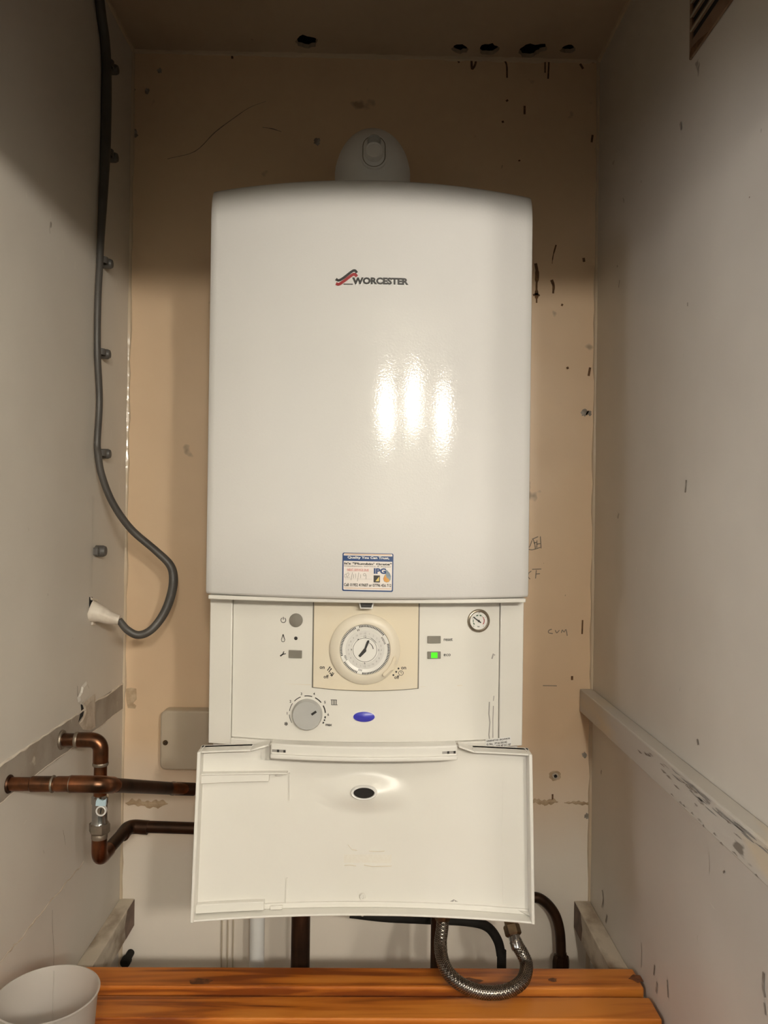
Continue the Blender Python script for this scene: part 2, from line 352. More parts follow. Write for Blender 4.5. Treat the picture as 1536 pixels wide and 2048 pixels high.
struct('ceiling_room', MB().box(-2.0, 2.3, -2.56, YO, Z0+1.02, Z0+1.06), 'roomc', smooth=False)

def bead(name, a, b, r, label, n=70, jit=0.35):
    a, b = Vector(a), Vector(b); pts = [a.lerp(b, i/n) for i in range(n+1)]
    struct(name, MB().tube(pts, [r*(1+random.uniform(-jit, jit)) for _ in pts], 8), 'bead', label)
bead('trim_1', (XL, 0, 0.5), (XL, 0, ZC), 0.0042, 'glossy painted bead in the left corner')
bead('trim_2', (XR, 0, 0.5), (XR, 0, ZC), 0.0042, 'glossy painted bead in the right corner')
bead('trim_3', (XL, 0, ZC), (XR, 0, ZC), 0.0048, 'painted bead between back wall and ceiling')
bead('trim_4', (XL, YO, ZC), (XL, 0, ZC), 0.004, 'painted bead between left wall and ceiling')
bead('trim_5', (XR, YO, ZC), (XR, 0, ZC), 0.004, 'painted bead between right wall and ceiling')

# ------------------------------------------------------------------ marks on the walls
def mark_back(name, pts, wd, m, off=0.0006, sub=5):
    q = spline([at(a, b, 0) for a, b in pts], sub) if len(pts) > 2 else [at(a, b, 0) for a, b in pts]
    k = len(q)
    if isinstance(wd, (list, tuple)):
        ww = [wd[min(len(wd)-1, int(i/k*len(wd)))]*1.288/F for i in range(k)]
    else: ww = wd*1.288/F
    return obj(name, MB().stroke([(p.x, p.z) for p in q], ww, 0, lambda x, n, z: (x, -off, z)), m, wall_back, smooth=False)
def mark_side(name, pts, wd, m, right, off=0.0006):
    X = XR if right else XL; q = spline([atx(a, b, X) for a, b in pts], 5) if len(pts) > 2 else [atx(a, b, X) for a, b in pts]
    s = -off if right else off
    return obj(name, MB().stroke([(p.y, p.z) for p in q], wd, 0, lambda x, n, z: (X+s, x, z)), m, wall_right if right else wall_left, smooth=False)
def blotch(mb, c, rx, rz, n=14, T=None, jit=0.35):
    pts = [(c[0]+math.cos(2*math.pi*i/n)*rx*random.uniform(1-jit, 1+jit), c[1]+math.sin(2*math.pi*i/n)*rz*random.uniform(1-jit, 1+jit)) for i in range(n)]
    return mb.add([(x, 0, z) for x, z in pts], [tuple(range(n))], T)
# rust streaks by the boiler and under the ceiling holes
mark_back('rust_streak', [(1071, 527), (1074, 545), (1073, 570), (1073, 592), (1073, 606)], [6, 8, 4, 7, 3], 'rust')
mark_back('rust_streak', [(1103, 560), (1107, 572), (1106, 587)], [6, 5, 4], 'rust')
mark_back('rust_streak', [(1066, 591), (1073, 588), (1079, 592)], 4, 'rust')
mark_back('rust_streak', [(1167, 516), (1168, 524)], 5, 'rust')
mark_back('rust_streak', [(1112, 490), (1106, 512), (1104, 528)], [3, 2, 1], 'rust')
for p in ([(943, 120), (944, 138), (950, 130), (952, 118)], [(1006, 118), (1013, 130), (1014, 156)], [(1090, 120), (1090, 146)], [(1098, 118), (1096, 158)],
          [(1102, 121), (1120, 122)], [(1152, 124), (1192, 125)], [(1160, 128), (1166, 138)], [(916, 120), (918, 126)], [(463, 104), (465, 118)],
          [(1049, 212), (1049, 229)], [(1005, 242), (1006, 246)], [(1012, 203), (1016, 200)], [(1177, 822), (1172, 830)], [(1180, 735), (1177, 752)],
          [(1133, 737), (1137, 735)], [(1125, 608), (1123, 612)], [(1038, 320), (1039, 323)], [(1185, 270), (1183, 285)], [(1165, 1240), (1164, 1268)],
          [(1144, 1352), (1144, 1360)], [(1105, 1588), (1105, 1600)]):
    mark_back('stain_mark', p, random.uniform(3, 5), 'rust')
mark_back('wall_crack', [(335, 318), (390, 303), (430, 265), (470, 235), (500, 215), (532, 203)], [1, 1.6, 2, 1.5, 1, .6], 'pencil')
mark_back('wall_crack', [(525, 255), (545, 258), (563, 264)], [1, 2, 1], 'pencil')
for p, k in (((634, 284), 7), ((294, 183), 5), ((320, 142), 5), ((268, 268), 8), ((266, 180), 5), ((1178, 826), 5), ((1168, 826), 7), ((1174, 1632), 6), ((1168, 1510), 5)):
    c = at(p[0], p[1], 0); mb = MB(); blotch(mb, (c.x, c.z), k*0.8e-3, k*0.9e-3, T=lambda x, n, z: (x, -0.0006, z)); obj('stain_mark', mb, 'scuff', wall_back, smooth=False)
# pencil writing
z7 = lambda q: [(1000+u/4.097, 1000+v/4.097) for u, v in q]
for q in ([(222, 335), (238, 388), (262, 330)], [(268, 320), (282, 352), (290, 400)], [(262, 322), (312, 300)], [(276, 352), (300, 346)], [(302, 330), (300, 392)],
          [(330, 298), (336, 396)], [(300, 362), (334, 356)], [(222, 400), (262, 408), (330, 388)],
          [(256, 582), (234, 600), (230, 628), (246, 648)], [(297, 575), (290, 643)], [(262, 568), (338, 565)], [(293, 606), (326, 604)],
          [(424, 1058), (400, 1068), (398, 1088), (432, 1094)], [(452, 1066), (464, 1088), (486, 1066)], [(502, 1088), (510, 1064), (524, 1082), (540, 1060), (550, 1112)],
          [(350, 1520), (465, 1522)]):
    mark_back('pencil_writing', z7(q), 1.7, 'pencil', 0.0007, 3)
# plugged screw hole right of the flap
hp = at(1110, 1551, 0); g = MB(); blotch(g, (hp.x, hp.z), .010, .009, 16, lambda x, n, z: (x, -0.0005, z), .15); obj('plaster_patch', g, 'scar', wall_back, smooth=False)
obj('wall_plug', MB().lathe([(.0055, 0), (.0055, .003), (.0042, .004), (.003, .004), (.0025, -.001)], at_frame(hp), 16), 'plaster', wall_back)
obj('plug_hole', MB().lathe([(.0024, .0), (.0024, .0042)], at_frame(hp), 12), 'dark', wall_back)
# horizontal scar where a shelf edge was pulled off the back wall
def scar(name, x0, x1, py0, h, m='scar'):
    g = MB(); a = at(x0, py0, 0); b = at(x1, py0+(x1-x0)*0.013, 0); n = 26; vs = []; fs = []
    for i in range(n+1):
        t = i/n; x = a.x+(b.x-a.x)*t; z = a.z+(b.z-a.z)*t; e_ = min(1, 6*t+.15, 6*(1-t)+.15)/2; u = h*(.55+.2*math.sin(i*.37+x0)+.2*math.sin(i*1.31+x1)+random.uniform(-.1, .1))*e_; l = h*(.65+.25*math.sin(i*.29+x1)+.2*math.sin(i*1.03+x0)+random.uniform(-.1, .1))*e_
        vs += [(x, -.0004, z+u), (x, -.0016, z), (x, -.0004, z-l)]
        if i: k = 3*i; fs += [(k-3, k-2, k+1, k), (k-2, k-1, k+2, k+1)]
    g.add(vs, fs); return obj(name, g, m, wall_back, smooth=False)
scar('plaster_scar', 251, 336, 1606, .017)
scar('plaster_scar', 1062, 1116, 1603, .013)
scar('plaster_scar', 1128, 1184, 1605, .008)
g = MB(); q_ = [at(a, b_, 0) for a, b_ in ((252, 1377), (263, 1375), (273, 1377), (274, 1398), (267, 1406), (273, 1411), (271, 1417), (256, 1416), (253, 1400))]
g.add([(p.x, -.0012, p.z) for p in q_], [tuple(range(len(q_)))]); obj('bare_patch', g, 'scar', wall_back, smooth=False)
# strip and torn paint lines on the left wall where a batten was
ZT, ZB = atx(120, 1467, XL).z, atx(110, 1512, XL).z
def left_line(name, z, y0, y1, r, m, n=60, zj=.0012):
    pts = []; zz = 0
    for i in range(n+1):
        zz = zz*.6+random.uniform(-zj, zj); pts.append((XL, y0+(y1-y0)*i/n, z+zz))
    return obj(name, MB().tube(pts, [r*random.uniform(.6, 1.3) for _ in pts], 6), m, wall_left)
zt, zb = Z0-.283, Z0-.325
def edge_strip():
    n = 40; vs = []; fs = []
    for i in range(n+1):
        y = -.78+.78*i/n; vs += [(XL+.0005, y, zt+random.uniform(-.001, .001)), (XL+.0005, y, zb+random.uniform(-.001, .001))]
        if i: fs.append((2*i-2, 2*i-1, 2*i+1, 2*i))
    return obj('bare_strip', MB().add(vs, fs), 'strip', wall_left, smooth=False)
edge_strip()
left_line('paint_edge', zt, -.78, -.002, .0017, 'ridge'); left_line('paint_edge', zb, -.78, -.002, .0012, 'ridge')
left_line('paint_edge', Z0-.505, -.50, -.17, .0009, 'plaster', 40, .002)
# broken plaster above the upper pipe elbow
def side_patch(name, pts, h, m):
    q = [atx(a, b, XL) for a, b in pts]; k = len(q); c = sum(q, Vector())/k
    vs = [tuple(p+Vector((.0003, 0, 0))) for p in q]+[(XL+h, p.y*.75+c.y*.25, p.z*.75+c.z*.25) for p in q]
    return obj(name, MB().add(vs, [tuple(range(k, 2*k))]+[(i, (i+1) % k, k+(i+1) % k, k+i) for i in range(k)]), m, wall_left, smooth=False)
side_patch('plaster_patch', [(160, 1385), (154, 1395), (156, 1405), (161, 1409), (166, 1405), (177, 1391), (178, 1375), (172, 1362), (163, 1372)], .0025, 'side')
side_patch('plaster_patch', [(166, 1407), (178, 1396), (190, 1387), (191, 1420), (191, 1455), (180, 1462), (165, 1460), (157, 1448), (164, 1436), (168, 1422)], .002, 'plaster')
side_patch('plaster_hole', [(161, 1408), (165, 1410), (168, 1420), (166, 1432), (160, 1440), (155, 1448), (159, 1430), (162, 1420)], .0008, 'dark')
mark_side('scratch', [(154, 1372), (155, 1392), (159, 1407)], .0012, 'scuff', False)
mark_side('scratch', [(104, 1820), (104, 1855), (107, 1900), (106, 1940)], .0008, 'scuff', False)
mark_side('scratch', [(125, 1660), (128, 1675), (130, 1690)], .0008, 'scuff', False)
for p in ([(75, 356), (77, 368)], [(51, 385), (53, 396)], [(100, 420), (101, 436)], [(245, 395), (243, 402)], [(150, 520), (149, 538)], [(241, 528), (242, 541)],
          [(232, 560), (233, 572)], [(243, 925), (240, 946)], [(52, 1640), (47, 1648)], [(222, 860), (221, 880)], [(125, 500), (126, 516)], [(238, 965), (236, 1040)],
          [(150, 1352), (151, 1344)], [(236, 1150), (235, 1170)]):
    mark_side('pale_scratch', p, random.uniform(.0007, .0013), 'scuffw', False)
# cut in the wall beside the loose cable end, and the filled chase above it
mark_side('filled_chase', [(186, 990), (185, 1060), (184, 1130), (183, 1190)], .004, 'side', False, .0012)
# right wall scuffs
for p, ww in (([(1361, 246), (1363, 256), (1362, 260)], .004), ([(1395, 1478), (1397, 1490)], .004), ([(1283, 1885), (1284, 1905), (1283, 1935)], .0012),
              ([(1310, 1930), (1308, 1950)], .003), ([(1315, 1965), (1314, 1975), (1313, 1985)], .005), ([(1335, 1960), (1337, 1995)], .003),
              ([(1528, 1945), (1527, 1975), (1531, 1995)], .004), ([(1529, 2005), (1532, 2030)], .003), ([(1447, 1745), (1450, 1742)], .002),
              ([(1205, 1780), (1207, 1800), (1204, 1815)], .004), ([(1215, 1830), (1212, 1845)], .005), ([(1500, 393), (1500, 396)], .002),
              ([(1240, 560), (1238, 575)], .002), ([(1376, 605), (1376, 612)], .003), ([(1373, 960), (1371, 985)], .003)):
    mark_side('scuff', p, ww, 'scuff', True)
for p in ([(1418, 1700), (1419, 1745)], [(1274, 1134), (1273, 1144)], [(1421, 1805), (1430, 1818)], [(1395, 1870), (1394, 1882)], [(1253, 1790), (1252, 1800)]):
    mark_side('pale_scratch', p, .0012, 'scuffw', True)

# ------------------------------------------------------------------ battens, bearers and the slatted shelf
bt = MB().box(XR-.0215, XR, -.78, -.001, Z0-.323, Z0-.285)
b = obj('shelf_batten', bt, 'batten', smooth=False, bevel=.002); tag(b, 'painted wooden batten with dark scratches fixed along the right wall', 'batten')
for i in range(26):                                   # chipped paint on the visible faces of the batten
    y = random.uniform(-.6, -.27); z = Z0-.291-abs(random.gauss(0, .006)); l = random.uniform(.006, .02)
    obj('paint_chip', MB().stroke([(y, z), (y+l*.5, z+random.uniform(-.001, .001)), (y+l, z)], [.0004, random.uniform(.0008, .003), .0004], 0, lambda x, n, zz: (XR-.0219, x, zz)), 'scuff', b, smooth=False)
for i in range(34):                                   # long worn band under the top edge
    y = random.uniform(-.68, -.40); z = Z0-.2885-abs(random.gauss(0, .004)); l = random.uniform(.012, .04)
    obj('paint_chip', MB().stroke([(y, z), (y+l*.5, z+random.uniform(-.0008, .0008)), (y+l, z)], [.0004, random.uniform(.001, .0026), .0004], 0, lambda x, n, zz: (XR-.0219-.00002*(i % 5), x, zz)), 'worn', b, smooth=False)
for i in range(12):
    y = random.uniform(-.6, -.40); z = Z0-.3225+random.uniform(0, .004); l = random.uniform(.004, .012)
    obj('paint_chip', MB().stroke([(y, z), (y+l*.5, z+.001), (y+l, z)], [.0004, random.uniform(.001, .003), .0004], 0, lambda x, n, zz: (XR-.0219, x, zz)), 'scuff', b, smooth=False)
for side, x0, x1, lab in (('r', XR-.0265, XR, 'scuffed painted wooden bearer on the right wall carrying the slatted shelf'), ('l', XL, XL+.024, 'scuffed painted wooden bearer on the left wall carrying the slatted shelf')):
    g = MB().box(x0, x1, -.60, -.001, ZS-.018-.045, ZS-.018)
    o = obj('shelf_bearer', g, 'bearer', smooth=False, bevel=.0015); tag(o, lab, 'bearer')
    xf = x0-.0003 if side == 'r' else x1+.0003; e = MB()
    e.add([(xf, -.002, ZS-.0185), (xf, -.040, ZS-.0185), (xf, -.052, ZS-.040), (xf, -.046, ZS-.062), (xf, -.002, ZS-.062)], [(0, 1, 2, 3, 4)])
    obj('bare_patch', e, 'bearer_end', o, smooth=False)
shelf = thing('slatted_shelf', 'orange stained pine slatted shelf across the cupboard below the boiler', 'shelf', (0, -.3, ZS-.018))
yb = atz(720, 1934, ZS).y
yf1 = atz(720, 1974, ZS).y; yb2 = atz(720, 1992, ZS).y
pitch = yb-yb2; wid = yb-yf1
sl = MB().box(XL+.004, XR-.004, -wid, 0, -.018, 0)
first = None
for i in range(5):
    if first is None:
        me_o = obj('slat', sl, 'wood', shelf, smooth=False, bevel=.003, segs=3); first = me_o
    else:
        me_o = bpy.data.objects.new('slat', first.data); C.objects.link(me_o); par(me_o, shelf)
        md = me_o.modifiers.new('bevel', 'BEVEL'); md.width = .003; md.segments = 3; md.limit_method = 'ANGLE'
    me_o.location = (0, yb-i*pitch, ZS)
for (px, py, rx, ry) in ((400, 1964, 26, 7), (935, 1962, 30, 6), (1275, 1958, 16, 8), (1105, 1960, 10, 4)):
    c = atz(px, py, ZS); g = MB(); s = (c.y-CAM.y)/F; n = 14
    g.add([(c.x+math.cos(6.2832*i/n)*rx*s*random.uniform(.7, 1.2), min(max(c.y+math.sin(6.2832*i/n)*ry*s*1.6*random.uniform(.7, 1.2), yf1+.004), yb-.003), ZS+.0004) for i in range(n)], [tuple(range(n))])
    obj('knot', g, 'knot', first, smooth=False).matrix_parent_inverse = Matrix.Translation(-Vector((0, yb, ZS)))

# ------------------------------------------------------------------ vent on the right wall
vp = atx(1383, 121, XR); V0y, V0z = vp.y, vp.z
vent = thing('air_vent', 'brown painted metal louvre vent high on the right wall', 'vent', (XR, V0y-.11, V0z))
L, H = .215, .165
g = MB().box(XR-.003, XR-.0001, V0y-.007, V0y, V0z, V0z+H).box(XR-.003, XR-.0001, V0y-L, V0y-L+.012, V0z, V0z+H)
g.box(XR-.003, XR-.0001, V0y-L+.012, V0y-.007, V0z, V0z+.020).box(XR-.003, XR-.0001, V0y-L+.012, V0y-.007, V0z+H-.026, V0z+H)
obj('frame', g, 'vent', vent, smooth=False, bevel=.0008)
obj('backing', MB().box(XR-.0008, XR-.0001, V0y-L+.012, V0y-.007, V0z+.020, V0z+H-.026), 'dark', vent, smooth=False)
pz = .017; lm = None
for i in range(7):                                   # each louvre: a bar above its slot with a pale rolled edge
    z = V0z+.020+pz*i
    if lm is None:
        y0, y1 = V0y-L+.012, V0y-.007
        lm = (MB().add([(XR-.0010, y0, .0095), (XR-.0010, y1, .0095), (XR-.0042, y1, .0105), (XR-.0042, y0, .0105), (XR-.0026, y0, pz), (XR-.0026, y1, pz), (XR-.0008, y0, pz), (XR-.0008, y1, pz)],
                       [(0, 1, 2, 3), (3, 2, 5, 4), (4, 5, 7, 6), (0, 3, 4, 6), (1, 7, 5, 2)]), MB().tube([(XR-.0042, y0, .0102), (XR-.0042, y1, .0102)], .0011, 6))
        o = obj('louvre', lm[0], 'vent', vent, smooth=False); e_ = obj('louvre_edge', lm[1], 'vente', o); lmo, lme = o, e_
    else:
        o = bpy.data.objects.new('louvre', lmo.data); C.objects.link(o); par(o, vent); e_ = bpy.data.objects.new('louvre_edge', lme.data); C.objects.link(e_); e_.parent = o
    o.location = (0, 0, z)
c = MB().add([(XR-.0034, V0y-.001, V0z+.0004), (XR-.0034, V0y-.055, V0z+.0004), (XR-.0034, V0y-.026, V0z+.008), (XR-.0034, V0y-.006, V0z+.011)], [(0, 1, 2, 3)])
obj('rust_patch', c, 'rust', vent, smooth=False)

# ------------------------------------------------------------------ cable on the left wall
cp = [(196, -30), (203, 30), (210, 80), (213, 130), (213, 200), (211, 300), (206, 400), (202, 470), (200, 520), (196, 600), (195, 703), (199, 800), (195, 880), (196, 905)]
wp = [atx(a, b, XL+.007) for a, b in cp]
yl = wp[-1].y
lp = [(203, 948), (225, 1005), (262, 1058), (310, 1100), (340, 1130), (347, 1160), (340, 1198), (325, 1232), (302, 1260), (277, 1270), (255, 1260), (238, 1240)]
ly = [yl+.006, yl+.02, yl+.04, yl+.055, yl+.06, yl+.06, yl+.05, yl+.04, yl+.03, yl+.02, yl+.015, yl+.01]
pts = wp+[at(a, b, y) for (a, b), y in zip(lp, ly)]
rr = [.0072]*4+[.0078, .0076, .0066, .0056]+[.0050]*5+[.0052]+[.0053, .0055, .0058, .0060, .0066, .0072, .0070, .0066, .0062, .0060, .0056, .0050]  # upper radii widened for slack and for the shadow along the cable
sp = spline(pts, 8); r8 = [rr[min(len(rr)-1, i//8)]*(1-(i % 8)/8)+rr[min(len(rr)-1, i//8+1)]*(i % 8)/8 for i in range(len(sp))]
cab = thing('power_cable', 'dark grey flat cable running down the left wall and looping into it', 'cable', tuple(pts[-1]))
obj('sheath', MB().tube(sp, r8, 14, flat=.8), 'cable', cab)
h0 = atx(183, 1228, XL); e = Vector(pts[-1]); pth = [h0+Vector((-.002, 0, .004)), h0.lerp(e, .3)+Vector((0, 0, .003)), h0.lerp(e, .65), e]
obj('sleeve', MB().tube(spline(pth, 6), [.017-.0098*(i/18)**.8 for i in range(19)], 14), 'ridge', cab)['label'] = 'pale papery sleeve at the cable end'
side_patch('wall_cut', [(178, 1194), (185, 1194), (184, 1235), (178, 1234)], .0006, 'dark')
side_patch('plaster_flake', [(181, 1236), (189, 1238), (186, 1252), (182, 1250)], .003, 'ridge')
side_patch('plaster_flake', [(180, 1194), (196, 1199), (194, 1203), (180, 1200)], .002, 'ridge')
def clip(px, py, ordinal, lone=False):
    p = atx(px, py, XL); t = thing('cable_clip', ordinal, 'clip', tuple(p), 'grey round cable clips on the left wall')
    q = MB(); n = 12; r = .0085; vs = []; fs = []
    for i in range(n+1):
        a = -.5*math.pi+math.pi*i/n
        for rad in (r, r-.002):
            for dz in (-.0045, .0045): vs.append((XL+.0035+rad*math.cos(a) if True else 0, p.y+rad*math.sin(a), p.z+dz))
        if i:
            k = 4*i
            fs += [(k-4, k-3, k+1, k), (k-2, k, k+2, k-2) if False else (k-2, k-1, k+3, k+2), (k-4, k, k+2, k-2), (k-3, k-1, k+3, k+1)]
    q.add(vs, fs); obj('hoop', q, 'clip', t)
    nb = MB().lathe([(.0075, 0), (.0075, .010), (.006, .0135), (.003, .0145), (0, .0145)], lambda x, nn, z: (XL+nn, p.y+.0145+x, p.z+z), 16)
    obj('nail_boss', nb, 'clip', t)
for (px, py, lab) in ((212, 128, 'dark cable clip nearest the ceiling in the shadow of the left wall'), (211, 306, 'dark cable clip second from the ceiling in the shaded part of the left wall'),
                      (200, 521, 'grey cable clip third from the ceiling just below the shadow line'), (195, 704, 'grey cable clip fourth from the ceiling on the straight cable run'),
                      (196, 906, 'grey cable clip where the cable starts to swing away from the wall')):
    clip(px, py, lab)
pz_ = atx(192, 1102, XL); t = thing('cable_clip', 'lone empty grey clip on the left wall below the cable', 'clip', tuple(pz_), 'grey round cable clips on the left wall')
obj('nail_boss', MB().lathe([(.0085, 0), (.0085, .011), (.007, .0145), (.004, .0155), (0, .0155)], lambda x, nn, z: (XL+nn, pz_.y+x, pz_.z+z), 16), 'clip', t)
obj('hook', MB().box(XL+.0001, XL+.008, pz_.y-.015, pz_.y-.006, pz_.z-.006, pz_.z+.006), 'clip', t, bevel=.002)

# ------------------------------------------------------------------ boiler
WB = .2; YC, SC = -.33, .042; YF, SF = -.303, .027
u_ = lambda x: 1-((x-XO)/WB)**2
yc = lambda x: YC-SC*u_(x)
yf = lambda x: YF-SF*u_(x)
CAS = lambda x, n, z: (x, yc(x)-n, z)
FAS = lambda x, n, z: (x, yf(x)-n, z)
def hit(px, py, fn):
    y = fn(XO)
    for _ in range(25): p = at(px, py, y); y = fn(max(XO-.24, min(XO+.24, p.x)))
    return at(px, py, y)
hc = lambda px, py: (lambda p: (p.x, p.z))(hit(px, py, yc))
hf = lambda px, py: (lambda p: (p.x, p.z))(hit(px, py, yf))
boiler = thing('boiler', 'white wall-hung gas boiler with its control flap hanging open', 'boiler', (XO, -.15, Z0-.30))
zct, zcb = Z0+.4085, Z0-.0995
def casing():
    g = MB(); cols = []; n = 48
    for i in range(n+1): cols.append(XO-WB+2*WB*i/n)
    rows = [(zcb, .006), (zcb+.0015, .002), (zcb+.004, 0)]
    for k in range(1, 6): rows.append((zcb+.004+(zct-.040-zcb-.004)*k/5, 0))
    for k in range(1, 13):
        a = math.pi/2*k/12; rows.append((zct-.040+.040*math.sin(a), .019*(1-math.cos(a))))
    vs = []; fs = []; per = n+1+2+4
    for z, sb in rows:
        ins = 0
        loop = [(XO-WB, -.02, z), (XO-WB-.0015, YC+sb+.004, z), (XO-WB-.0003, YC+sb+.0005, z)]
        for x in cols[1:-1]:
            loop.append((x, yc(x)+sb, z))
        loop += [(XO+WB+.0003, YC+sb+.0005, z), (XO+WB+.0015, YC+sb+.004, z), (XO+WB, -.02, z)]
        per = len(loop); vs += loop
    for r in range(len(rows)-1):
        for k in range(per):
            j = (k+1) % per; fs.append((r*per+k, r*per+j, (r+1)*per+j, (r+1)*per+k))
    fs += [tuple(range(per))[::-1], tuple(range((len(rows)-1)*per, len(rows)*per))]
    return obj('casing', g.add(vs, fs), 'enamel', boiler, ang=50)
casing()['label'] = 'white enamelled front casing'
obj('back_body', MB().box(XO-WB+.004, XO+WB-.004, -.2985, -.001, Z0-.30, zcb-.001), 'white', boiler, smooth=False, bevel=.003)
# lower front: side strips, inset panel, ledge
zf0 = Z0-.1035; zf1 = hf(730, 1500)[1]
xl_in = hf(464, 1340)[0]; xr_in = hf(999, 1340)[0]; zin = hf(730, 1486)[1]
fas = MB().box(XO-WB, xl_in, -.006, .004, zf1, zf0, FAS, 6).box(xr_in, XO+WB, -.006, .004, zf1, zf0, FAS, 6).box(xl_in, xr_in, -.006, .004, zf1, zin, FAS, 24)
fascia = obj('fascia_frame', fas, 'plastic', boiler, bevel=.0012)
inset = obj('inset_panel', MB().box(xl_in+.0003, xr_in-.0003, -.009, -.0012, zin+.0003, zf0, FAS, 30), 'plastic', boiler, bevel=.0008)
lip0 = hf(730, 1206)[1]; lip1 = zcb-.0005
obj('lower_trim', MB().box(XO-WB+.003, XO+WB-.003, .0, .030, lip1-.0050, lip1, FAS, 30), 'plastic', boiler, bevel=.001)
# latch
lx, lz = hf(733, 1206); 
obj('latch_frame', MB().poly([(lx-.0098, lz+.004), (lx-.0075, lz-.0052), (lx+.0075, lz-.0052), (lx+.0098, lz+.004)], .0, .0180, FAS), 'white', boiler, smooth=False, bevel=.0006)
obj('latch', MB().poly([(lx-.0078, lz+.004), (lx-.0062, lz-.0032), (lx+.0062, lz-.0032), (lx+.0078, lz+.004)], .0, .0200, FAS), 'ink', boiler, smooth=False, bevel=.0006)
PXM = .958/F
def fl(px, py, off=0):                         # local frame on the inset panel at a photo position
    x, z = hf(px, py); return lambda a, n, c: FAS(x+a, n+off, z+c)
NI = -.0012
# timer module
mx0, mzb0 = hf(626, 1374); mx1, _ = hf(835, 1375); mxc, mzc = hf(731, 1381); zt0 = zf0
mo = [(mx0, zt0)]+[(mx0, mzb0+.006), (mx0+.003, mzb0)]
for i in range(1, 12):
    t = i/12; mo.append((mx0+.003+(mx1-mx0-.006)*t, mzb0+(mzc-mzb0)*(1-(2*t-1)**2)))
mo += [(mx1-.003, mzb0), (mx1, mzb0+.006), (mx1, zt0)]
def strip_poly(outline_x0, x1, fz, zt, n0, n1, nx=24):
    vs = []; fs = []
    for i in range(nx+1):
        x = outline_x0+(x1-outline_x0)*i/nx; zb = fz(x)
        vs += [(x, n0, zb), (x, n1, zb), (x, n1, zt), (x, n0, zt)]
        if i:
            k = 4*i
            for j in range(4): fs.append((k-4+j, k-4+(j+1) % 4, k+(j+1) % 4, k+j))
    fs += [(3, 2, 1, 0), (4*nx, 4*nx+1, 4*nx+2, 4*nx+3)]
    return vs, fs
fz = lambda x: mzb0+(mzc-mzb0)*(1-((2*(x-mx0)/(mx1-mx0))-1)**2)
g = MB(); vs, fs = strip_poly(mx0-.0016, mx1+.0016, lambda x: fz(x)-.0012, zt0, NI, NI+.0004); g.add(vs, fs, FAS)
obj('module_gap', g, 'btn', boiler, smooth=False)
g = MB(); vs, fs = strip_poly(mx0, mx1, fz, zt0, NI, .0022); g.add(vs, fs, FAS)
timer = obj('timer_module', g, 'module', boiler, bevel=.0008)
TX, TY = 730, 1297.5
tc = hit(TX, TY, yf); n0 = .0022
TF = at_frame((tc.x, yf(tc.x), tc.z))          # the dial is flat
RO = 71.5*PXM*.985; RD = 50.5*PXM*.985
obj('dial_ring', MB().lathe([(RO, 0.0), (RO, n0+.0015), (RO-.0012, n0+.0030), (RD+.004, n0+.0062), (RD+.0006, n0+.0058), (RD, n0+.0048), (RD, 0.0)], TF, 72, cap=False), 'ring', timer)
obj('dial', MB().lathe([(RD, 0), (RD-.0002, n0+.0052), (RD*.80, n0+.0052), (RD*.78, n0+.0048), (0, n0+.0048)], TF, 72), 'dial', timer)
nt_ = n0+.0055
g = MB()                                        # the tappets around the rim of the dial
def tick(ang, r0, r1, wd):
    a = math.radians(ang); cx, cz = math.sin(a), math.cos(a)
    g.stroke([(cx*r0, cz*r0), (cx*r1, cz*r1)], wd, nt_, TF)
gaps = [(-22, -15), (53, 75), (186, 198), (238, 255)]
a = -180+186
for k in range(96):
    ang = k*3.75-180+1.2; A = ang % 360
    gp = any(lo_ < (A if A <= 300 else A-360) < hi_ for lo_, hi_ in gaps)
    if gp: tick(ang, RD*.79, RD*.87, .0007)
    else: tick(ang, RD*.905, RD*.985, .0011)
obj('tappet_marks', g, 'ink', timer, smooth=False, kind='stuff')
obj('dial_disc', MB().lathe([(RD*.77, n0+.004), (RD*.77, n0+.0054), (RD*.54, n0+.0054), (RD*.54, n0+.004)], TF, 60, cap=False), 'dial2', timer)
g = MB()
for k in range(24):
    a = math.radians(k*15); r = RD*.655; g.text(str((k+11) % 12+1), math.sin(a)*r, math.cos(a)*r-.0011, .0022, n0+.0056, T=TF, rot=0, anchor='c')
obj('hour_numerals', g, 'softink', timer, smooth=False)
obj('clock_face', MB().lathe([(RD*.535, n0+.004), (RD*.535, n0+.0060), (0, n0+.0060)], TF, 60), 'dial', timer)
g = MB(); rr_ = RD*.475
g.stroke([(rr_*math.sin(6.2832*i/60), rr_*math.cos(6.2832*i/60)) for i in range(61)], .00045, n0+.0062, TF)
for s_, x, z in (('12', 0, rr_+.0003), ('3', rr_+.0020, -.0013), ('6', 0, -rr_-.0030), ('9', -rr_-.0020, -.0013)): g.text(s_, x, z, .0026, n0+.0062, T=TF, anchor='c')
g.add([(-.0095, n0+.0062, .0120), (-.0085, n0+.0062, .0138), (-.0074, n0+.0062, .0124)], [(0, 1, 2)], TF)
arc = [(RD*.52*math.sin(math.radians(q)), RD*.52*math.cos(math.radians(q))) for q in range(26, 60, 4)]; g.stroke(arc, .0005, n0+.0062, TF)
arc = [(RD*.33*math.sin(math.radians(q)), RD*.33*math.cos(math.radians(q))) for q in range(28, 84, 5)]; g.stroke(arc, [.0005+.00005*i for i in range(12)], n0+.0062, TF)
obj('clock_print', g, 'ink', timer, smooth=False)
s48 = PXM/4.8
hd = MB().poly([(-11*s48, 0), (8*s48, 0), (42*s48, 85*s48), (34*s48, 94*s48), (20*s48, 88*s48)], n0+.0062, n0+.0078, TF)
obj('hour_hand', hd, 'ink', timer, smooth=False)
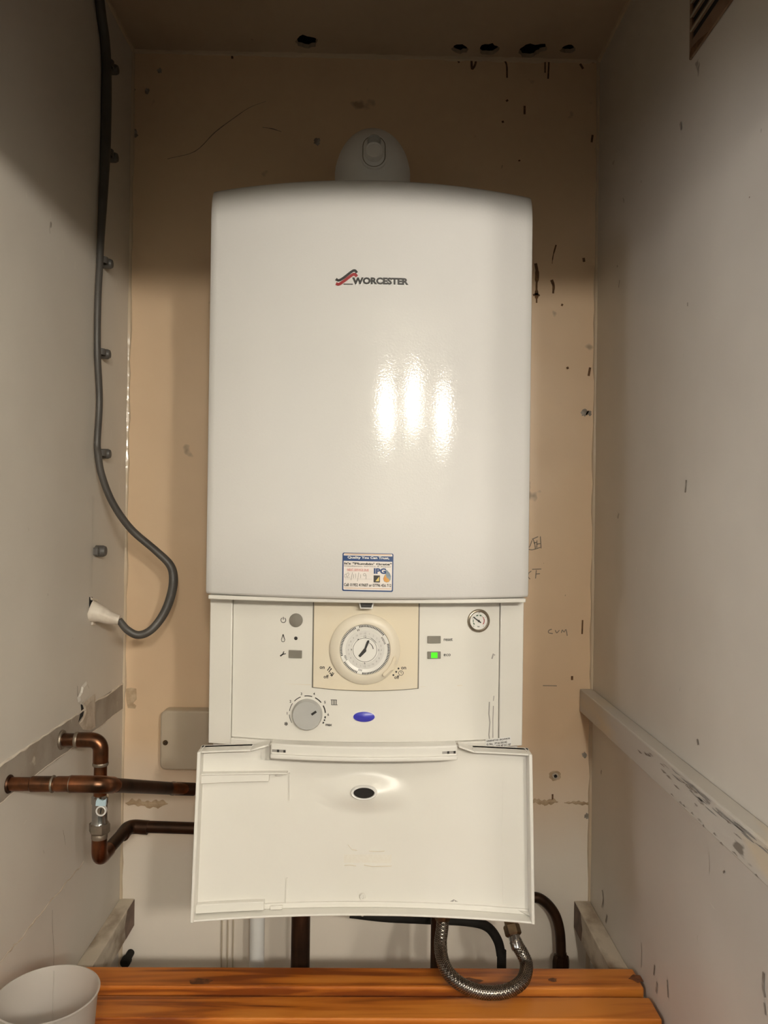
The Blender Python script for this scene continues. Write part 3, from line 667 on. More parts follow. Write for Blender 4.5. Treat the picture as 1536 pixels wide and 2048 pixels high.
hd = MB().poly([(14*s48, 4*s48), (-8*s48, 14*s48), (-62*s48, -55*s48), (-44*s48, -70*s48), (12*s48, -14*s48)], n0+.0062, n0+.0072, TF)
obj('minute_hand', hd, 'ink', timer, smooth=False)
sw = [(-17, 22), (-8, 28), (2, 24), (18, -14), (10, -18), (14, -30), (4, -26), (-4, -34), (-16, -54), (-26, -62), (-36, -56), (-36, -46)]
sw = [(-40, -62), (-34, -71), (-24, -70), (3, -40), (12, -40), (15, -29), (22, -23), (34, -4), (32, 8), (22, 9), (12, 3), (-6, -16)]
sx, sz = hf(540+1145/4.8, 1190+668/4.8)
ob = [(1190, 572), (1210, 582), (1212, 602), (1195, 655), (1203, 668), (1196, 705), (1180, 705), (1160, 712), (1110, 760), (1090, 768), (1078, 758), (1080, 738), (1120, 700), (1160, 640), (1178, 590)]
op = [hf(540+a_/4.8, 1190+b_/4.8) for a_, b_ in ob]
obj('override_slider', MB().poly(op, .002, .0105, lambda x, n, z: (x, yf(tc.x)-n, z)), 'module', timer, smooth=False, bevel=.0012)
# print on the module
g = MB(); ni = .0024
def ptext(s_, px, py, hpx, wpx=None, anchor='c', off=0.02, n=ni):
    x, z = hf(px, py); g.text(s_, x, z, hpx*PXM, n, wpx*PXM if wpx else None, off, FAS, 0, anchor)
ptext('on', 644.5, 1337, 5, 10); ptext('off', 652.5, 1356, 7, 10); ptext('on', 807, 1338, 5, 10); ptext('off', 793.5, 1357, 7, 10)
for i, (a_, b_) in enumerate(((575, 690), (588, 706), (580, 748), (592, 764))):
    x, z = hf(540+a_/4.8, 1190+b_/4.8); g.lathe([(.0009, ni), (0, ni)], lambda q, n, c, x=x, z=z: FAS(x+q, n, z+c), 10)
for (a_, b_) in ((575, 690), (588, 706), (605, 738), (615, 746)):
    x, z = hf(540+a_/4.8, 1190+b_/4.8); g.stroke([(x, z), (x-.0030, z-.0042)], .0010, ni, FAS)
for (a_, b_) in ((1233, 702), (1211, 734), (1184, 765)):
    x, z = hf(540+a_/4.8, 1190+b_/4.8); g.lathe([(.0012, ni), (0, ni)], lambda q, n, c, x=x, z=z: FAS(x+q, n, z+c), 12)
x, z = hf(801.8, 1345.3); g.stroke([(x+.0029*math.sin(.3*i), z+.0029*math.cos(.3*i)) for i in range(22)], .0006, ni, FAS); g.stroke([(x, z+.0019), (x, z), (x+.0013, z)], .0007, ni, FAS)
obj('module_print', g, 'ink', timer, smooth=False, kind='stuff')
# buttons on the inset panel
def disc(name, px, py, rpx, m, h=.0022, dome=.0006, parent=None):
    return obj(name, MB().lathe([(rpx*PXM, NI-.001), (rpx*PXM, NI+h-.0006), (rpx*PXM-.0006, NI+h), (rpx*PXM*.5, NI+h+dome), (0, NI+h+dome*1.3)], fl(px, py), 32), m, parent or boiler)
disc('power_button', 592, 1240.5, 13.6, 'btn')['label'] = 'round grey power button'
disc('indicator_hole', 591.5, 1277, 3.6, 'ink', .0006, 0)
def rectbtn(name, x0, x1, y0, y1, m, n1=.0012, parent=None, n0=NI-.001):
    a = hf(x0, y1); c = hf(x1, y0); return obj(name, MB().box(a[0], c[0], n0, n1, a[1], c[1], FAS, 2), m, parent or boiler, bevel=.0005)
rectbtn('service_button', 577.5, 604, 1301, 1315.5, 'btn')
rectbtn('reset_button', 855, 881.5, 1272, 1286.5, 'btn')
eb = rectbtn('eco_button', 855, 881.5, 1303, 1317.5, 'btn'); rectbtn('lamp_window', 862, 875, 1304.5, 1316, 'green', .0016, eb)['label'] = 'lit green lamp'
# heating knob
kx, ky = 614.5, 1428.4; KF = fl(kx, ky); rk = 29.6*PXM
knob = obj('temperature_knob', MB().lathe([(rk+.0006, NI-.001), (rk+.0006, NI+.001), (rk, NI+.002), (rk, NI+.007), (rk-.0012, NI+.0095), (rk-.003, NI+.0095), (0, NI+.0088)], KF, 56), 'knob', boiler)
knob['label'] = 'round grey temperature knob'
kx0, kz0 = hf(kx, ky); pa = hf(624, 1426); pb = hf(633.5, 1419.5)
obj('pointer', MB().stroke([pa, pb], .0028, NI+.0098, lambda x, n, z: FAS(x, n, z)), 'ink', knob, smooth=False)
g = MB(); n_ = NI+.0004
def karc(p, q, wd, seg=8):
    a0 = math.atan2(p[1]-345, p[0]-440); a1 = math.atan2(q[1]-345, q[0]-440)
    if a1-a0 > math.pi: a1 -= 2*math.pi
    if a0-a1 > math.pi: a1 += 2*math.pi
    r = 215/5.908*PXM
    g.stroke([(kx0+r*math.cos(a0+(a1-a0)*i/seg), kz0-r*math.sin(a0+(a1-a0)*i/seg)) for i in range(seg+1)], wd, n_, FAS)
for i, (p, q) in enumerate((((265, 450), (232, 358)), ((232, 318), (265, 228)), ((285, 200), (358, 145)), ((403, 132), (497, 132)), ((530, 150), (605, 203)), ((630, 238), (657, 325)),
             ((655, 365), (652, 390)), ((649, 402), (642, 420)), ((636, 432), (628, 452)))): karc(p, q, (.0006, .0008, .001, .0011, .0013, .0015, .0017, .0017, .0017)[i])
for s_, px, py in (('1', 574, 1429.5), ('2', 580.6, 1405.5), ('3', 602.6, 1390.5), ('4', 628, 1390.5), ('5', 649.7, 1407.5), ('6', 656.3, 1432)): ptext(s_, px, py, 5.2, None, 'c', .02, n_)
ptext('max', 657.5, 1452.5, 4.2, 13, 'c', .03, n_)
x, z = hf(572, 1448)
for i in range(3): a = math.pi*i/3+.52; g.stroke([(x-.0025*math.cos(a), z-.0025*math.sin(a)), (x+.0025*math.cos(a), z+.0025*math.sin(a))], .0006, n_, FAS)
for i in range(6): a = math.pi*i/3+.52; g.stroke([(x+.0021*math.cos(a+.5), z+.0021*math.sin(a+.5)), (x+.0012*math.cos(a), z+.0012*math.sin(a)), (x+.0021*math.cos(a-.5), z+.0021*math.sin(a-.5))], .0004, n_, FAS)
x, z = hf(668, 1405)
g.stroke([(x-.0042, z+.003), (x+.0035, z+.003)], .0007, n_, FAS); g.stroke([(x-.0035, z-.003), (x+.0044, z-.003)], .0007, n_, FAS)
for dx in (-.003, -.001, .001, .003): g.stroke([(x+dx, z+.003), (x+dx, z-.003)], .0008, n_, FAS)
# icons and words
x, z = hf(566.5, 1240.5); g.stroke([(x+.0031*math.sin(.5+i*.264), z+.0031*math.cos(.5+i*.264)) for i in range(21)], .0008, n_, FAS); g.stroke([(x, z+.004), (x, z+.0006)], .0009, n_, FAS)
x, z = hf(566, 1277); g.stroke([(x, z+.0052), (x-.0012, z+.0012), (x-.0022, z-.0016), (x-.0016, z-.0038), (x, z-.0044), (x+.0016, z-.0038), (x+.0022, z-.0016), (x+.0012, z+.0012), (x, z+.0052)], [.0011, .0008, .0007, .0007, .0007, .0007, .0008, .0010, .0011], n_, FAS)
x, z = hf(565.5, 1308.5); g.stroke([(x-.0034, z-.0026), (x+.0010, z+.0006)], .0018, n_, FAS); g.stroke([(x+.0014, z+.0034), (x+.0004, z+.0014), (x+.0016, z+.0001), (x+.0038, z+.0008)], .0012, n_, FAS)
ptext('reset', 896.5, 1282, 5.6, 18, 'c', .012, n_); ptext('eco', 894.5, 1312.5, 4.6, 14, 'c', .012, n_)
obj('panel_print', g, 'ink', boiler, smooth=False, kind='stuff')
# moulded line across the inset panel
for x0, y0, x1, y1 in ((570, 1368, 622, 1370), (840, 1374, 925, 1371)):
    a = hf(x0, y0); c = hf(x1, y1); obj('moulding_line', MB().stroke([a, c], [.0003, .0009], NI+.0002, FAS), 'ring', boiler, smooth=False)
# worn streaks at the right of the inset panel
for p, ww in (([(979, 1404), (978, 1428), (980, 1445), (978, 1470), (979, 1478)], .0014), ([(988, 1392), (987, 1402)], .0010), ([(987, 1412), (986, 1440), (986, 1476)], .0011), ([(984, 1318), (987, 1308), (990, 1311)], .0018)):
    obj('grey_scrape', MB().stroke([hf(*q) for q in p], ww, NI+.0003, FAS), 'softink', boiler, smooth=False)
# blue badge
bx = fl(728, 1433.5); sc_ = lambda x, n, z: bx(x, n, z*.47)
obj('badge_rim', MB().lathe([(23*PXM, NI-.001), (23*PXM, NI+.001), (21.3*PXM, NI+.0016)], sc_, 48), 'white', boiler)
obj('badge', MB().lathe([(21.5*PXM, NI), (21.3*PXM, NI+.0020), (14*PXM, NI+.0032), (0, NI+.0037)], sc_, 48), 'blue', boiler)['label'] = 'oval blue badge'
obj('badge_brow', MB().stroke([(hf(728, 1433)[0]+a*PXM, hf(728, 1433)[1]+bb*PXM) for a, bb in ((-30, 9), (-20, 16), (-8, 20), (6, 20), (20, 16), (31, 9))], [.0005, .002, .0028, .0028, .002, .0005], NI+.0008, FAS), 'plastic', boiler)
# pressure gauge
GF = fl(957.5, 1241.8); rg = 22*PXM
gauge = obj('pressure_gauge', MB().lathe([(rg+.0012, NI-.001), (rg+.0010, NI+.0008), (rg, NI+.0022), (rg-.0012, NI+.0026), (rg-.0022, NI+.0020), (rg-.0026, NI+.0010)], GF, 48, cap=False), 'gaugerim', boiler)
gauge['label'] = 'round pressure gauge with bronze bezel'
obj('gauge_face', MB().lathe([(rg-.0026, NI-.0008), (rg-.0026, NI+.0008), (0, NI+.0008)], GF, 40), 'dial', gauge)
def garc(mb, a0, a1, r, wd):
    mb.stroke([(r*math.sin(math.radians(a0+(a1-a0)*i/8)), r*math.cos(math.radians(a0+(a1-a0)*i/8))) for i in range(9)], wd, NI+.0010, GF)
k8 = PXM/19.2
g = MB(); garc(g, -130, -110, 220*k8, 40*k8); garc(g, -105, -75, 220*k8, 26*k8); garc(g, -60, -45, 220*k8, 36*k8); garc(g, -28, -5, 220*k8, 44*k8); garc(g, 8, 30, 220*k8, 44*k8); garc(g, 38, 44, 220*k8, 30*k8)
obj('gauge_scale', g, 'greenp', gauge, smooth=False)
g = MB(); garc(g, 52, 62, 220*k8, 40*k8); garc(g, 66, 128, 220*k8, 34*k8); obj('gauge_red_scale', g, 'red', gauge, smooth=False)
g = MB(); g.stroke([(-230*k8, 160*k8), (90*k8, -70*k8)], [34*k8, 44*k8], NI+.0016, GF); g.lathe([(42*k8, NI+.0016), (0, NI+.0018)], GF, 16)
obj('gauge_needle', g, 'ink', gauge, smooth=False)
g = MB(); g.text('0', -200*k8, -230*k8, 50*k8, NI+.001, T=GF, anchor='c'); g.text('4', 190*k8, -230*k8, 50*k8, NI+.001, T=GF, anchor='c'); g.text('bar', 0, -240*k8, 50*k8, NI+.001, T=GF, anchor='c', offset=.02)
g.text('2', -10*k8, 300*k8, 60*k8, NI+.001, T=GF, anchor='c'); g.text('1', -260*k8, 70*k8, 50*k8, NI+.001, T=GF, anchor='c'); g.text('3', 262*k8, 110*k8, 50*k8, NI+.001, T=GF, anchor='c')
g.stroke([(40*k8, 310*k8), (44*k8, 380*k8)], 22*k8, NI+.001, GF); obj('gauge_print', g, 'ink', gauge, smooth=False)
# specification label at the lower right
ax, az = hf(971, 1496); tilt = math.radians(3.5)
ROT = lambda x, n, z: FAS(ax+x*math.cos(tilt)-z*math.sin(tilt), n+.0042, az+x*math.sin(tilt)+z*math.cos(tilt))
lw, lh = 54*PXM, 19*PXM
lab = obj('specification_label', MB().box(0, lw, 0, .0003, 0, lh, ROT, 4), 'white', boiler, smooth=False)
g = MB(); g.text('GREENSTAR 28i JUNIOR', .001, lh*.70, lh*.22, .0005, lw*.93, .03, ROT); g.text('G No.  7716130142', .001, lh*.38, lh*.22, .0005, lw*.80, .03, ROT); g.text('G.C.No. G20 47 311 87', .001, lh*.06, lh*.23, .0005, lw*.95, .03, ROT)
obj('label_print', g, 'ink', lab, smooth=False)

# maker's badge on the casing
z2 = lambda u, v: hc(640+u/6.982, 500+v/6.982)
def swoosh(pts, wd, n, m, name):
    q = spline([Vector((*z2(*p), 0)) for p in pts], 6); obj(name, MB().stroke([(p[0], p[1]) for p in q], wd, n, CAS), m, logo, smooth=False)
t0 = z2(452, 482); t1 = z2(1236, 494); th = (z2(452, 385)[1]-t0[1])
g = MB(); g.text('WORCESTER', t0[0]+.0004, t0[1]-.0012, th*1.02, .0004, t1[0]-t0[0], .10, CAS, math.atan2(t1[1]-t0[1], t1[0]-t0[0]))
logo = obj('maker_badge', g, 'white', boiler, smooth=False); logo['label'] = 'raised badge reading WORCESTER with a black and red roof line'
g = MB(); g.text('WORCESTER', t0[0], t0[1], th, .0010, t1[0]-t0[0], .055, CAS, math.atan2(t1[1]-t0[1], t1[0]-t0[0]))
g.stroke([z2(330, 478), z2(460, 480)], .0009, .0010, CAS); obj('badge_lettering', g, 'ink', logo, smooth=False)
swoosh([(222, 408), (262, 428), (330, 392), (448, 302), (490, 292), (516, 322)], .0030, .0010, 'ink', 'roof_line')
swoosh([(224, 440), (262, 452), (330, 416), (448, 328), (490, 318), (516, 340)], .0022, .0006, 'white', 'roof_line')
swoosh([(224, 468), (262, 480), (330, 440), (448, 352), (490, 344), (516, 372)], .0034, .0008, 'red', 'roof_line')
# service sticker
z3 = lambda u, v: hc(670+u/10.97, 1090+v/10.97)
s0 = z3(155, 1007); s1 = z3(1283, 178); SW, SH = s1[0]-s0[0], s1[1]-s0[1]
SK = lambda x, n, z: CAS(s0[0]+x*SW, n, s0[1]+z*SH+(-.0006*x))
def rr2(x0, x1, z0, z1, r=.03, ar=1.36):
    pts = []
    for cx, cz, a0 in ((x1-r, z1-r*ar, 0), (x0+r, z1-r*ar, 90), (x0+r, z0+r*ar, 180), (x1-r, z0+r*ar, 270)):
        for k in range(5): a = math.radians(a0+22.5*k); pts.append((cx+r*math.cos(a), cz+r*ar*math.sin(a)))
    return pts
def rrgrid(x0, x1, z0, z1, r, n0, n1, ar=1.36):
    xs = [x0+r*(1-math.cos(math.pi/2*k/4)) for k in range(5)]+[x0+r+(x1-x0-2*r)*k/12 for k in range(1, 12)]+[x1-r*(1-math.cos(math.pi/2*k/4)) for k in range(4, -1, -1)]
    vs = []; fs = []
    for i, x in enumerate(xs):
        e = max(0, x0+r-x, x-(x1-r))/r; c = r*ar*(1-math.sqrt(max(0, 1-e*e)))
        vs += [(x, n0, z0+c), (x, n1, z0+c), (x, n1, z1-c), (x, n0, z1-c)]
        if i:
            k = 4*i
            for j in range(4): fs.append((k-4+j, k-4+(j+1) % 4, k+(j+1) % 4, k+j))
    fs += [(3, 2, 1, 0), tuple(range(len(vs)-4, len(vs)))]
    return MB().add(vs, fs, SK)
st = obj('service_sticker', rrgrid(0, 1, 0, 1, .03, 0, .0003), 'navy', boiler, smooth=False); st['label'] = 'navy edged service due sticker with phone numbers'
S = lambda u, v: ((u-155)/1128, (1007-v)/829)
def srect(mb, u0, v0, u1, v1, n): a = S(u0, v1); c = S(u1, v0); mb.box(a[0], c[0], n-.0001, n, a[1], c[1], SK, 4)
def stext(mb, s_, u0, u1, vbase, vtop, off=.02, n=.0008):
    a = S(u0, vbase); c = S(u1, vtop); mb.text(s_, a[0], a[1], c[1]-a[1], n, c[0]-a[0], off, SK)
g = rrgrid(S(182, 0)[0], S(1258, 0)[0], S(0, 978)[1], S(0, 192)[1], .02, .0002, .0004); obj('sticker_paper', g, 'paper', st, smooth=False)
g = MB(); srect(g, 180, 240, 1272, 355, .0006); stext(g, 'IPG', 852, 1125, 622, 498, .05); obj('navy_print', g, 'navy', st, smooth=False)
g = MB(); stext(g, 'Quality You Can Trust,', 268, 1192, 318, 250, .03); g2 = g; obj('white_print', g, 'white', st, smooth=False)
g = MB(); stext(g, 'It\'s "Plumbin\' Grate"', 198, 1248, 434, 385, .035); stext(g, 'Call: 01952 419607 or 07796 456 712', 195, 1242, 902, 835, .02)
stext(g, 'Installation, Service & Repair', 200, 1240, 482, 452, .0); srect(g, 850, 655, 990, 806, .0007); obj('black_print', g, 'ink', st, smooth=False)
g = MB(); stext(g, 'NEXT SERVICE DUE', 262, 740, 562, 520, .02); srect(g, 262, 566, 740, 571, .0008); obj('red_print', g, 'pink', st, smooth=False)
g = MB(); srect(g, 195, 935, 1248, 945, .0008); obj('tan_print', g, 'tan', st, smooth=False)
g = MB(); srect(g, 195, 200, 1230, 216, .0008); obj('tan_print', g, 'tan', st, smooth=False)
g = MB(); g.add([(*(S(890, 780)[0], .0009), S(890, 780)[1]), (S(975, 675)[0], .0009, S(975, 675)[1]), (S(970, 780)[0], .0009, S(970, 780)[1])], [(0, 1, 2)], SK); obj('triangle_print', g, 'gold', st, smooth=False)
g = MB(); dp = [(1100, 520), (1150, 540), (1205, 600), (1235, 670), (1225, 745), (1185, 795), (1130, 805), (1080, 780), (1062, 720), (1085, 655), (1125, 600)]
g.add([(S(*p)[0], .0007, S(*p)[1]) for p in dp], [tuple(range(len(dp)))], SK); obj('drop_print', g, 'dropgrey', st, smooth=False)
g = MB(); dp = [(1118, 620), (1135, 690), (1180, 725), (1205, 760), (1180, 792), (1130, 800), (1082, 775), (1068, 720), (1090, 665)]
g.add([(S(*p)[0], .0009, S(*p)[1]) for p in dp], [tuple(range(len(dp)))], SK); obj('flame_print', g, 'orange', st, smooth=False)
g = MB()
for q in ([(215, 640), (205, 690), (220, 715), (250, 690), (240, 640), (222, 650)], [(250, 640), (285, 610), (305, 640), (270, 700), (262, 715), (330, 705)], [(380, 600), (350, 770)], [(405, 640), (408, 725)], [(452, 625), (455, 725)],
          [(520, 600), (492, 790)], [(560, 640), (562, 720)], [(680, 640), (650, 615), (620, 640), (640, 675), (680, 650), (684, 740)], [(215, 742), (810, 738)]):
    qq = spline([Vector((*S(*p), 0)) for p in q], 5) if len(q) > 2 else [Vector((*S(*p), 0)) for p in q]
    ww = .008 if q[0][0] != 215 or len(q) > 2 else .004
    g.stroke([(p[0], p[1]) for p in qq], ww, .0009, SK)
obj('handwritten_date', g, 'softink', st, smooth=False)

# ------------------------------------------------------------------ control flap hanging open (inner side towards the viewer)
YT, YBm, SP, RH = -.367, -.392, .017, .019
ztf = at(395, 1504, YT).z; zbf = at(381, 1847, YBm).z; HF = ztf-zbf
XFW = .2005
def FLP(x, n, t):                                # t from 0 at the top to 1 at the bottom; the flap curves away in its middle
    return (x, YT+RH+(YBm-YT)*t+SP*u_(x)-n, ztf-HF*t)
def flpos(px, py):
    t = .5; x = XO
    for _ in range(30):
        y = FLP(x, 0, t)[1]; p = at(px, py, y); x = p.x; t = (ztf-p.z)/HF
    return x, t
dcx, dct = flpos(731, 1583)
g = MB(); nx, nz = 130, 90; vs = []; fs = []
for j in range(nz+1):
    for i in range(nx+1):
        x = XO-XFW+2*XFW*i/nx; t = j/nz
        e2 = math.hypot((x-dcx)/.062, ((t-dct)*HF-.002)/.027)
        d = 0
        if e2 < 1: d = .0090*(math.cos(math.pi*e2)*.5+.5)
        pass
        vs.append((x, d, t))
for j in range(nz):
    for i in range(nx): k = j*(nx+1)+i; fs.append((k, k+1, k+nx+2, k+nx+1))
b0 = len(vs)
vs += [(XO-XFW+2*XFW*i/nx, -.0085, 0) for i in range(nx+1)]+[(XO-XFW+2*XFW*i/nx, -.0085, 1) for i in range(nx+1)]
for i in range(nx): fs += [(b0+i, b0+i+1, b0+nx+2+i, b0+nx+1+i), (i, i+1, b0+i+1, b0+i)]
flap = obj('control_flap', g.add(vs, fs, FLP), 'plastic', boiler, ang=60); flap['label'] = 'cream plastic control flap hanging open'
def fbox(name, x0, x1, n0, n1, t0, t1, nx=1, bevel=.001, m='plastic'):
    return obj(name, MB().box(x0, x1, n0, n1, t0, t1, FLP, nx), m, flap, bevel=bevel)
fbox('side_rim', XO-XFW, XO-XFW+.0040, -.008, RH, 0, 1); fbox('side_rim', XO+XFW-.0040, XO+XFW, -.008, RH, 0, 1)
xa = flpos(505, 1503)[0]; xb = flpos(541, 1497)[0]; xc = flpos(915, 1499)[0]; xd = flpos(945, 1508)[0]
g = MB().box(XO-XFW+.004, xa, -.006, RH-.002, 0, .012, FLP, 8)
g.add([(xa, -.006, 0), (xa, RH-.002, 0), (xb, RH-.004, -.028), (xb, -.004, -.028), (xa, -.006, .012), (xa, RH-.002, .012), (xb, RH-.004, -.014), (xb, -.004, -.014)], [(0, 1, 2, 3), (4, 5, 6, 7), (0, 1, 5, 4), (1, 2, 6, 5), (2, 3, 7, 6), (3, 0, 4, 7)], FLP)
obj('top_rim', g, 'plastic', flap, bevel=.0008)
g = MB().box(xd, XO+XFW-.004, -.006, RH-.002, 0, .012, FLP, 8)
g.add([(xd, -.006, 0), (xd, RH-.002, 0), (xc, RH-.004, -.028), (xc, -.004, -.028), (xd, -.006, .012), (xd, RH-.002, .012), (xc, RH-.004, -.014), (xc, -.004, -.014)], [(0, 1, 2, 3), (4, 5, 6, 7), (0, 1, 5, 4), (1, 2, 6, 5), (2, 3, 7, 6), (3, 0, 4, 7)], FLP)
obj('top_rim', g, 'plastic', flap, bevel=.0008)
fbox('bottom_rim', XO-XFW+.003, XO+XFW-.003, -.008, RH-.001, .987, 1.0, 30)
fbox('bottom_step', XO-XFW+.004, XO+XFW-.004, -.002, .0030, .955, .987, 30)
# pocket rails at the left of the flap
def rail(q0, q1, tk, n1, name='pocket_rail', nx=8):
    x0, t0 = flpos(*q0); x1, t1 = flpos(*q1); g = MB()
    vs = []; fs = []
    for i in range(nx+1):
        f = i/nx; x = x0+(x1-x0)*f; t = t0+(t1-t0)*f; vs += [(x, 0, t), (x, n1, t), (x, n1, t+tk), (x, 0, t+tk)]
        if i:
            k = 4*i
            for j in range(4): fs.append((k-4+j, k-4+(j+1) % 4, k+(j+1) % 4, k+j))
    fs += [(3, 2, 1, 0), (4*nx, 4*nx+1, 4*nx+2, 4*nx+3)]
    return obj(name, g.add(vs, fs, FLP), 'plastic', flap, bevel=.0008)
rail((401, 1547), (540, 1542), .052, .0075); rail((400, 1543), (576, 1541), .010, .0095, 'pocket_lip'); rail((552, 1548), (568, 1547), .008, .0042, 'pocket_lip', 2)
rail((392, 1804), (530, 1797), .052, .0075); rail((541, 1808), (566, 1807), .022, .0058, 'pocket_lip', 3)
def vrib(q0, q1, wd=.0012, n1=.0022, name='moulded_rib'):
    a = flpos(*q0); c = flpos(*q1); g = MB().add([(a[0], 0, a[1]), (a[0]+wd, 0, a[1]), (c[0]+wd, 0, c[1]), (c[0], 0, c[1]), (a[0], n1, a[1]), (a[0]+wd, n1, a[1]), (c[0]+wd, n1, c[1]), (c[0], n1, c[1])],
        [(0, 3, 2, 1), (4, 5, 6, 7), (0, 1, 5, 4), (1, 2, 6, 5), (2, 3, 7, 6), (3, 0, 4, 7)], FLP)
    return obj(name, g, 'plastic', flap, smooth=False)
vrib((578, 1545), (578, 1600)); vrib((573, 1755), (571, 1806))
vrib((1004, 1560), (1005, 1808), .0008, .0004)
# wedge stop in the lower right corner
a = flpos(1028, 1816); c = flpos(1053, 1829)
obj('wedge_stop', MB().add([(a[0], .0004, a[1]), (c[0]+.002, .0004, a[1]+.005), (c[0]+.002, .012, a[1]+.010), (c[0]+.002, .0004, c[1]+.012)], [(0, 1, 2), (0, 2, 3), (1, 2, 3), (0, 1, 3)], FLP), 'plastic', flap, smooth=False)
# oval window ring and opening, a black disc for the shade inside
ox, ot = flpos(728, 1580); kk = .915/F
OV = lambda x, n, z: FLP(ox+x, n+.0082, ot-(z*.50)/HF)
obj('oval_ring', MB().lathe([(27.5*kk, -.002), (27*kk, .0030), (25*kk, .0042), (22*kk, .0036), (21*kk, .0012)], OV, 48, cap=False), 'white', flap)
obj('oval_opening', MB().lathe([(21.6*kk, .0008), (21*kk, .0018), (0, .0018)], OV, 40), 'dark', flap)
# clips, scars and pips
for px, py, r in ((725, 1792, 6.5), (725, 1825, 6)):
    x, t = flpos(px, py); PF = lambda a, n, c, x=x, t=t: FLP(x+a, n, t-c/HF)
    o = obj('moulded_pip', MB().lathe([(r*kk, 0), (r*kk, .0016), (r*kk*.8, .0032), (r*kk*.45, .0032), (r*kk*.35, .0020), (0, .0020)], PF, 20), 'plastic', flap)
for q in ([(692, 1688), (706, 1699), (740, 1701), (769, 1702)], [(690, 1731), (712, 1730)], [(728, 1729), (745, 1732), (783, 1732)], [(655, 1731), (660, 1732)]):
    obj('glue_scar', MB().stroke([flpos(*p) for p in q], .0016, .0003, FLP), 'tan', flap, smooth=False) if False else None
def scarline(q):
    p3 = [flpos(*p) for p in q]; vs = []; fs = []
    for i, (x, t) in enumerate(p3):
        vs += [(x, .0003, t), (x, .0012, t+.0022), (x, .0003, t+.0048)]
        if i: k = 3*i; fs += [(k-3, k-2, k+1, k), (k-2, k-1, k+2, k+1)]
    obj('glue_scar', MB().add(vs, fs, FLP), 'ring', flap)
for q in ([(696, 1688), (704, 1698), (714, 1700)], [(738, 1701), (755, 1702), (769, 1701)], [(689, 1730), (700, 1729), (712, 1731)], [(728, 1729), (745, 1732), (783, 1731)]): scarline(q)
x0, t0 = flpos(688, 1709); x1, t1 = flpos(783, 1726)
M_['residue'] = mat('label residue', (0.725, 0.685, 0.61), 0.5, col2=(0.745, 0.71, 0.645), scale=300)
obj('label_residue', MB().box(x0, x1, 0, .0003, t0, t1, FLP, 6), 'residue', flap, smooth=False)
x, t = flpos(908, 1801); obj('smudge', MB().stroke([flpos(903, 1803), flpos(908, 1799), flpos(913, 1803)], .004, .0004, FLP), 'softink', flap, smooth=False)
# hinge bar between the lower front and the flap
HY = lambda x: -.352-.022*u_(x)
hpos = lambda px, py: (lambda p: (p.x, p.z))(hit(px, py, HY))
hx0, hx1 = hpos(541, 1500)[0], hpos(915, 1500)[0]
ztop = lambda x: hpos(541, 1489)[1]+(hpos(728, 1497)[1]-hpos(541, 1489)[1])*(1-((x-XO)/(hx1-XO))**2)*.5
def hbar(n0, n1, top, hgt, x0=hx0, x1=hx1, nx=26):
    vs = []; fs = []
    for i in range(nx+1):
        x = x0+(x1-x0)*i/nx; z = ztop(x)-top; y = HY(x)
        vs += [(x, y-n0, z-hgt), (x, y-n1, z-hgt), (x, y-n1, z), (x, y-n0, z)]
        if i:
            k = 4*i
            for j in range(4): fs.append((k-4+j, k-4+(j+1) % 4, k+(j+1) % 4, k+j))
    fs += [(3, 2, 1, 0), (4*nx, 4*nx+1, 4*nx+2, 4*nx+3)]
    return MB().add(vs, fs)
hinge = obj('hinge_bar', hbar(-.02, .0, -.001, .0165), 'plastic', boiler, bevel=.0018)
obj('hinge_lip', hbar(-.006, .004, .0105, .0055), 'plastic', hinge, bevel=.0016)
for x0, x1 in ((hx0+.002, hx0+.0185), (hx1-.0185, hx1-.002)):
    obj('hinge_slot', hbar(0, .0004, .0055, .0030, x0, x1, 3), 'softink', hinge, smooth=False)
    obj('hinge_pin', hbar(0, .0008, .0055, .0030, x0+.006, x0+.0085, 2), 'ink', hinge, smooth=False)
    obj('hinge_pin', hbar(0, .0008, .0055, .0030, x1-.0028, x1-.0005, 2), 'ink', hinge, smooth=False)

# ------------------------------------------------------------------ flue elbow on top of the boiler
fy = -.165; fc = at(745, 360, fy); R = .0555; ztop_f = at(746, 249, fy-.02).z
flue = thing('flue_elbow', 'white domed flue elbow on top of the boiler', 'flue', (fc.x, fy, zct))
g = MB(); prof = [(R+.006, 0), (R+.006, .012), (R+.001, .020), (R, .03)]; hh = ztop_f-zct; he = hh-.072
prof.append((R-.0005, he))
for k in range(1, 15):
    a = math.pi/2*k/14; prof.append((max(R*math.cos(a), 0), he+.072*math.sin(a)))
g.lathe(prof, lambda x, n, z: (fc.x+x, fy+z, zct+n), 48)
obj('dome', g, 'white', flue)
g = MB().tube([(fc.x, fy, zct+he*.72), (fc.x, -.0005, zct+he*.72)], .050, 36); obj('wall_duct', g, 'white', flue)
fyf = fy-R
def flpt(px, py): p = at(px, py, fyf); return p
tilt_ = .30
pc = flpt(748, 306); PT = lambda x, n, z: (pc.x+x, fyf+.004+z*tilt_*.55-n*1.0, pc.z+z)
kp = (fyf-CAM.y)/F
ob_ = []
for k in range(13): a = math.pi*k/12; ob_.append((26*kp*math.cos(a), 16*kp+26*kp*math.sin(a)))
for k in range(13): a = math.pi+math.pi*k/12; ob_.append((26*kp*math.cos(a), -8*kp+26*kp*math.sin(a)))
obj('test_point_plate', MB().poly(ob_, -.014, .0045, PT), 'white', flue, bevel=.0014)
obj('plate_groove', MB().stroke([(x*.86, z*.88) for x, z in ob_+ob_[:1]], .0012, .0047, PT), 'btn', flue, smooth=False)
PU = lambda x, n, z: PT(x, n, z+23*kp); PL = lambda x, n, z: PT(x, n, z-2*kp)
